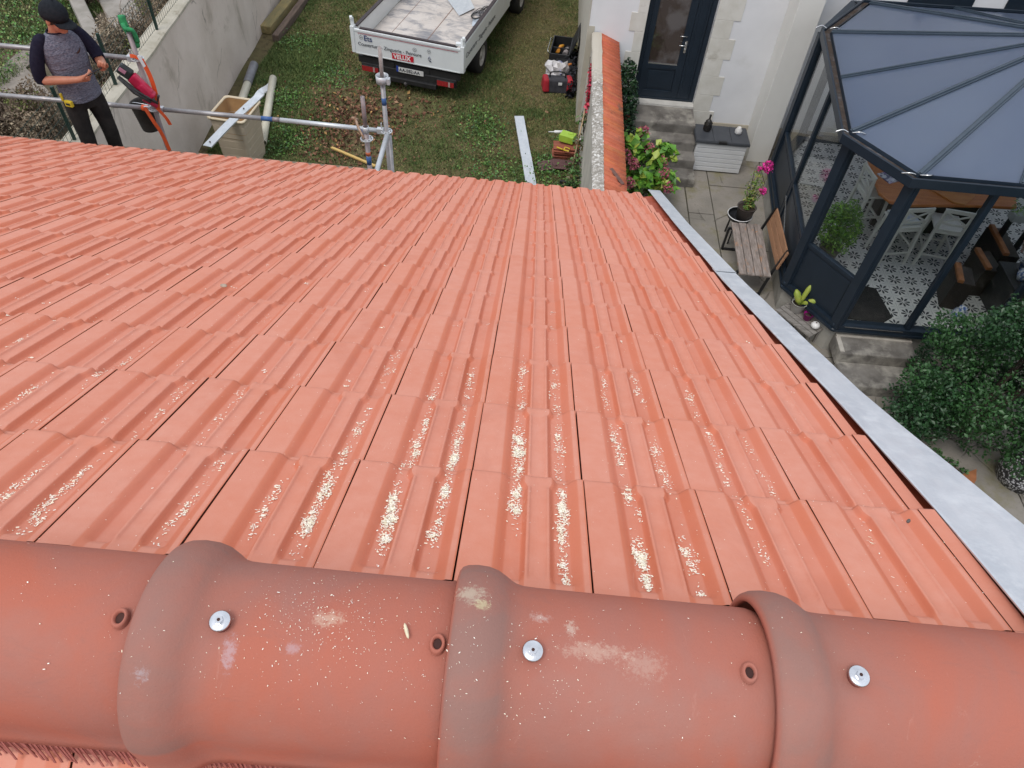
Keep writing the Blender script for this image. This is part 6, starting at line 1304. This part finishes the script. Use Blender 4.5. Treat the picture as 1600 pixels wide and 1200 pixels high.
mb = MB(); mb.path([cw(-.18, -.04, .10), cw(-.06, -.05, -.02), cw(.06, -.04, -.10), cw(.13, -.02, -.17)], [.018, .024, .022, .012], 8); mb.path([cw(-.17, -.07, .11), cw(-.04, -.09, -.03), cw(.08, -.06, -.14)], [.012, .016, .012], 8); pw(mb.build('guard', pm('guard_black', (.014, .014, .015), (.05, .05, .05), 30, .4)), cs_)
mb = MB(); mb.path([cw(.0, -.02, -.12), cw(.10, 0, -.22)], [.035, .02], 8); pw(mb.build('grip', M_tred), cs_); mb = MB(); mb.path([cw(.11, .02, -.17), cw(.14, .02, -.10)], [.008, .014], 8); pw(mb.build('knob', pm('guard_black', (.014, .014, .015))), cs_)
# black bucket
bk = empty('black_bucket', (-4.24, 7.13, 2.70), 'dusty black rubber bucket hanging under the lower guard rail', 'bucket')
M_rub = pm('dusty_rubber', (.022, .020, .020), (.045, .04, .038), 8, .75, bm=.3)
mb = MB(); mb.lathe([(0, 0), (.095, 0), (.10, .02), (.135, .28), (.142, .285), (.142, .30), (.133, .30), (.128, .28), (.095, .03), (0, .03)], (0, 0, 0), 26); mb.build('body', M_rub, bk)
mb = MB(); mb.path(smooth_pts([(-.14, 0, .28), (-.06, -.06, .33), (.08, -.08, .33), (.14, 0, .28)], 4), .004, 5); mb.build('handle', M_steel, bk); mb = MB(); mb.lathe([(0, .10), (.108, .12)], (0, 0, 0), 20); mb.build('mortar_dust', pm('mortar_grey', (.20, .18, .16), (.12, .11, .10), 9, .95, bm=.5), bk)

# ================================================================== THE MAN
OM = Vector((-4.39, 6.40, 2.59)); FM = Vector((.77, -.638, 0)); RM = Vector((-.638, -.77, 0))
def Wm(x, y, z): return OM + RM * x + FM * y + Vector((0, 0, z))
man = empty('person', OM, 'man in black cap and grey blue shirt looking down at a phone', 'person')
def pmn(o): return pw(o, man)
M_skin = pm('skin', (.46, .20, .125), (.40, .165, .10), 9, .5, bm=.08, c3=(.50, .15, .10), s3=14, t3=(.55, .75)); M_cap = pm('cap_cloth', (.012, .015, .019), (.018, .021, .026), 40, .9, bm=.3, spec=.12); M_navyc = pm('navy_sleeve', (.011, .011, .024), (.017, .017, .032), 30, .9, bm=.3, spec=.12)
m, nt, b = _bsdf('heather_jersey'); co = oco(nt); col = mixc(nt, ramp(nt, nz(nt, oco(nt, (1, 1, 2.2)), 55, 6, .75), .40, .60), (.055, .065, .10), (.21, .215, .27)); col = mixc(nt, mth(nt, 'MULTIPLY', ramp(nt, nz(nt, co, 6, 4), .4, .6), .3), col, (.10, .10, .14)); nt.links.new(col, b.inputs['Base Color']); b.inputs['Roughness'].default_value = .9
bump(nt, b, mth(nt, 'ADD', nz(nt, co, 200, 3), mth(nt, 'MULTIPLY', nz(nt, oco(nt, (1, 1, 3)), 7, 4, .5, 1.0), 6.)), .6, .006); M_heather = m
HD = Wm(-.015, .078, 1.622); PT = R_(17)
Rh = Matrix((RM, FM, Vector((0, 0, 1)))).transposed() @ Matrix.Rotation(R_(30), 3, 'Z') @ Matrix.Rotation(-PT, 3, 'X') @ Matrix.Scale(1.10, 3)
def Hh(x, y, z): return HD + Rh @ Vector((x, y, z))
mb = MB()
def limb(pts, rad, n=12): mb.path(smooth_pts(pts, 4), np.interp(np.linspace(0, 1, (len(pts) - 1) * 4 + 1), np.linspace(0, 1, len(rad)), rad).tolist(), n)
# torso core, legs
P = []
for z, ly, rx, ry in [(.86, 0, .13, .09), (1.0, 0, .14, .095), (1.15, 0, .145, .10), (1.3, 0, .16, .10), (1.40, 0, .155, .085), (1.455, .005, .10, .07), (1.49, .012, .062, .06)]: P.append([Wm(rx * math.cos(a), ly + ry * math.sin(a), z) for a in [2 * math.pi * i / 18 for i in range(18)]])
mb.grid(P, True); mb.add(P[0], [tuple(range(18))]); mb.add(P[-1], [tuple(range(18))])
for s_ in (-1, 1): limb([Wm(s_ * .085, 0, .90), Wm(s_ * .10, .03, .50), Wm(s_ * .11, 0, .10)], [.075, .055, .045, .035]); limb([Wm(s_ * .11, -.04, .06), Wm(s_ * .12, .06, .05), Wm(s_ * .125, .15, .04)], [.035, .036, .025])
limb([Wm(0, .0, 1.44), Wm(0, .028, 1.51), Wm(-.01, .062, 1.60)], [.066, .060, .058])
# head
mb.ell(Hh(0, -.005, .035), (.076, .097, .088), 20, 14, Rh); mb.ell(Hh(0, .030, -.03), (.060, .068, .075), 18, 12, Rh); mb.ell(Hh(0, .060, -.075), (.036, .036, .028), 14, 8, Rh)
mb.path([Hh(0, .088, .02), Hh(0, .108, -.012), Hh(0, .114, -.026)], [.010, .013, .015], 8); mb.ell(Hh(0, .088, -.055), (.022, .014, .007), 10, 6, Rh); mb.ell(Hh(0, .086, -.064), (.018, .013, .006), 10, 6, Rh)
for s_ in (-1, 1):
    mb.ell(Hh(s_ * .076, -.006, -.008), (.010, .020, .031), 10, 8, Rh); mb.ell(Hh(s_ * .030, .082, .024), (.020, .012, .008), 8, 6, Rh); mb.ell(Hh(s_ * .044, .060, -.028), (.020, .022, .02), 8, 6, Rh)
# arms (right arm is on the left in the picture)
ARM = {1: [(.185, 0, 1.405), (.255, -.01, 1.26), (.275, -.03, 1.115), (.165, .12, 1.125), (.050, .265, 1.150)], -1: [(-.185, 0, 1.405), (-.235, .04, 1.29), (-.245, .09, 1.19), (-.215, .22, 1.19), (-.175, .34, 1.225)]}
for s_, pts in ARM.items(): limb([Wm(*p) for p in pts], [.050, .046, .042, .042, .036, .028])
HND = {1: (Vector((.005, .315, 1.168)), Vector((-.62, .74, .25)).normalized(), Vector((.35, .0, .93)).normalized()), -1: (Vector((-.145, .395, 1.250)), Vector((.42, .80, .35)).normalized(), Vector((-.55, -.1, .82)).normalized())}
for s_, (c, d, up) in HND.items():
    sd_ = d.cross(up).normalized(); up = sd_.cross(d).normalized()
    q = lambda a, b_, c_: Wm(*(c + d * a + sd_ * b_ + up * c_))
    limb([q(-.085, 0, 0), q(-.04, 0, 0), q(-.005, 0, 0), q(.035, 0, 0)], [.028, .028, .032, .028])
    for k, (off, L) in enumerate([(-.027, .060), (-.009, .070), (.010, .066), (.027, .052)]):
        mb.path([q(.02, off * .9, .004), q(.045, off, .010), q(.045 + L * .45, off, .020 + .004 * k), q(.045 + L * .62, off * .95, .045 + .003 * k), q(.045 + L * .45, off * .9, .062)], [.0115, .0105, .0098, .0090, .0075], 8)
    ts_ = -1 if s_ > 0 else 1
    mb.path([q(-.01, ts_ * -.022, .012), q(.018, ts_ * -.040, .030), q(.045, ts_ * -.036, .048), q(.066, ts_ * -.022, .055)], [.015, .013, .0115, .009], 8)
body = pmn(mb.build('body', M_skin, remesh=.0048))
# eyes, brows, stubble
mb = MB()
for s_ in (-1, 1): mb.ell(Hh(s_ * .030, .090, .012), (.012, .006, .006), 8, 6, Rh)
pmn(mb.build('eyes', M_hole))
mb = MB(); mb.ell(Hh(0, -.018, .012), (.080, .092, .072), 18, 12, Rh); pmn(mb.build('hair', pm('dark_hair', (.03, .02, .014), (.05, .035, .025), 60, .8, bm=.5)))
# trousers
mb = MB(); P = []
for z, ly, rx, ry in [(.78, 0, .165, .115), (.88, 0, .178, .13), (.98, 0, .168, .125), (1.03, 0, .163, .120)]: P.append([Wm(rx * math.cos(a), ly + ry * math.sin(a), z) for a in [2 * math.pi * i / 20 for i in range(20)]])
mb.grid(P, True); mb.add(P[0], [tuple(range(20))]); mb.add(P[-1], [tuple(range(20))])
for s_ in (-1, 1): limb([Wm(s_ * .085, 0, .90), Wm(s_ * .105, .02, .70), Wm(s_ * .115, .035, .50), Wm(s_ * .12, .01, .30), Wm(s_ * .125, 0, .10)], [.098, .092, .076, .072, .066, .070])
pmn(mb.build('trousers', pm('work_trousers', (.017, .015, .015), (.03, .026, .025), 10, .9, bm=.5, bdist=.01, spec=.15), remesh=.011))
for s_ in (-1, 1):
    mb = MB(); mb.path(smooth_pts([Wm(s_ * .125, -.09, .05), Wm(s_ * .125, .0, .065), Wm(s_ * .13, .10, .05), Wm(s_ * .135, .19, .035)], 4), [.04, .045, .048, .048, .045, .045, .046, .046, .045, .044, .04, .035, .02], 12); pmn(mb.build('shoe', M_blk))
# shirt body
mb = MB(); P = []
ring = [(.865, .0, .185, .138), (.885, 0, .188, .142), (.95, 0, .180, .136), (1.03, .005, .172, .130), (1.12, .005, .176, .132), (1.24, .0, .190, .138), (1.34, -.002, .200, .134), (1.405, -.004, .190, .118), (1.445, -.002, .155, .098), (1.475, .004, .105, .082), (1.492, .010, .080, .074)]
for z, ly, rx, ry in ring:
    P.append([Wm(math.copysign(abs(math.cos(a)) ** .9, math.cos(a)) * rx * (1 + .012 * math.sin(5 * a + z * 21)), ly + math.sin(a) * ry * (1 + .02 * math.sin(4 * a + z * 33)), z + .006 * math.sin(3 * a)) for a in [2 * math.pi * i / 40 for i in range(40)]])
mb.grid(P, True); shirt = pmn(mb.build('shirt', M_heather, solid=.004, subsurf=1))
mb = MB(); mb.path([Wm(.080 * math.cos(a), .010 + .074 * math.sin(a), 1.494) for a in [2 * math.pi * i / 24 for i in range(25)]], .007, 6); pmn(mb.build('collar', M_navyc))
for s_, pts in ARM.items():
    mb = MB(); sh = [(s_ * .10, -.004, 1.452), (s_ * .165, 0, 1.432)] + pts[1:3]; e = Vector(pts[2]).lerp(Vector(pts[3]), .12 if s_ > 0 else .10); limb([Wm(*p) for p in sh] + [Wm(*e)], [.034, .056, .062, .062, .059, .055, .052]); pmn(mb.build('sleeve', M_navyc, remesh=.009))
mb = MB(); P = []
for i in range(11):
    t = i / 10; x = -.115 + .075 * t; z = 1.325 + .022 * (2 * t - 1) ** 2 - .02 * t; w = .009 * math.sin(math.pi * min(1, t * 1.15 + .05)) + .001; ang = math.asin(max(-1, min(1, x / .195))); y = .138 * math.cos(ang) + .004; P.append([Wm(x, y, z - w), Wm(x, y, z + w)])
mb.grid(P); pmn(mb.build('chest_mark', M_hole, solid=.002))
# cap
mb = MB(); P = []; RC = Rh @ Matrix.Rotation(R_(4), 3, 'X')
for i in range(9):
    t = i / 8 * math.pi / 2; P.append([HD + Rh @ Vector((.090 * math.cos(t) * math.cos(a), -.004 + .112 * math.cos(t) * math.sin(a), .045 + .098 * math.sin(t) ** 1.1)) for a in [2 * math.pi * k / 24 for k in range(24)]])
P.insert(0, [HD + Rh @ Vector((.089 * math.cos(a), -.004 + .111 * math.sin(a), .012)) for a in [2 * math.pi * k / 24 for k in range(24)]])
mb.grid(P, True); cp = pmn(mb.build('cap', M_cap, solid=.003))
mb = MB(); P = []
for j in range(6):
    r = j / 5; P.append([HD + Rh @ Vector(((.086 + .004 * r) * math.sin(a) * (1 - .06 * r), .100 * math.cos(a) * (1 - r * .0) + .085 * r * math.cos(a) ** .5 - .004, .020 - .022 * r - .018 * math.sin(a) ** 2)) for a in [R_(-68 + 136 * k / 16) for k in range(17)]])
mb.grid(P); q = mb.build('brim', M_cap, None, solid=.004); pmn(q)
mb = MB(); mb.ell(HD + Rh @ Vector((0, -.004, .146)), (.008, .008, .004), 8, 5, Rh); pmn(mb.build('cap_button', M_cap))
# phone and tape measure
mb = MB(); c = Wm(-.065, .420, 1.252); ph1 = (Wm(-.11, .43, 1.268) - Wm(.0, .39, 1.225)).normalized(); mb.beam(c - ph1 * .072, c + ph1 * .072, .068, .010, (FM * -.3 + Vector((0, 0, 1)))); tag(mb.build('phone', pm('phone_black', (.01, .01, .012), None, 20, .15), bevel=.004), 'black phone held in both hands by the man in the cap', 'phone')
for k, (p, lab) in enumerate([((.165, .095, .885), 'yellow tape measure clipped on the hip of the man'), ((.185, .03, .93), 'small yellow marker tool on the trouser belt of the man')]):
    mb = MB(); mt = Matrix((RM, FM, Vector((0, 0, 1)))).transposed() @ Matrix.Rotation(.5, 3, 'Z'); mb.box(Wm(*p), (.03, .075, .055) if k == 0 else (.022, .024, .075), mt); mb.cm = 1
    if k == 0: mb.box(Wm(p[0] + .014, p[1] + .007, p[2]), (.008, .045, .02), mt)
    tag(mb.build('tape_measure' if k == 0 else 'marker', [pm('tool_bright_yellow', (.68, .50, .03), None, 9, .45), M_blk], bevel=.006), lab, 'tape measure' if k == 0 else 'marker')
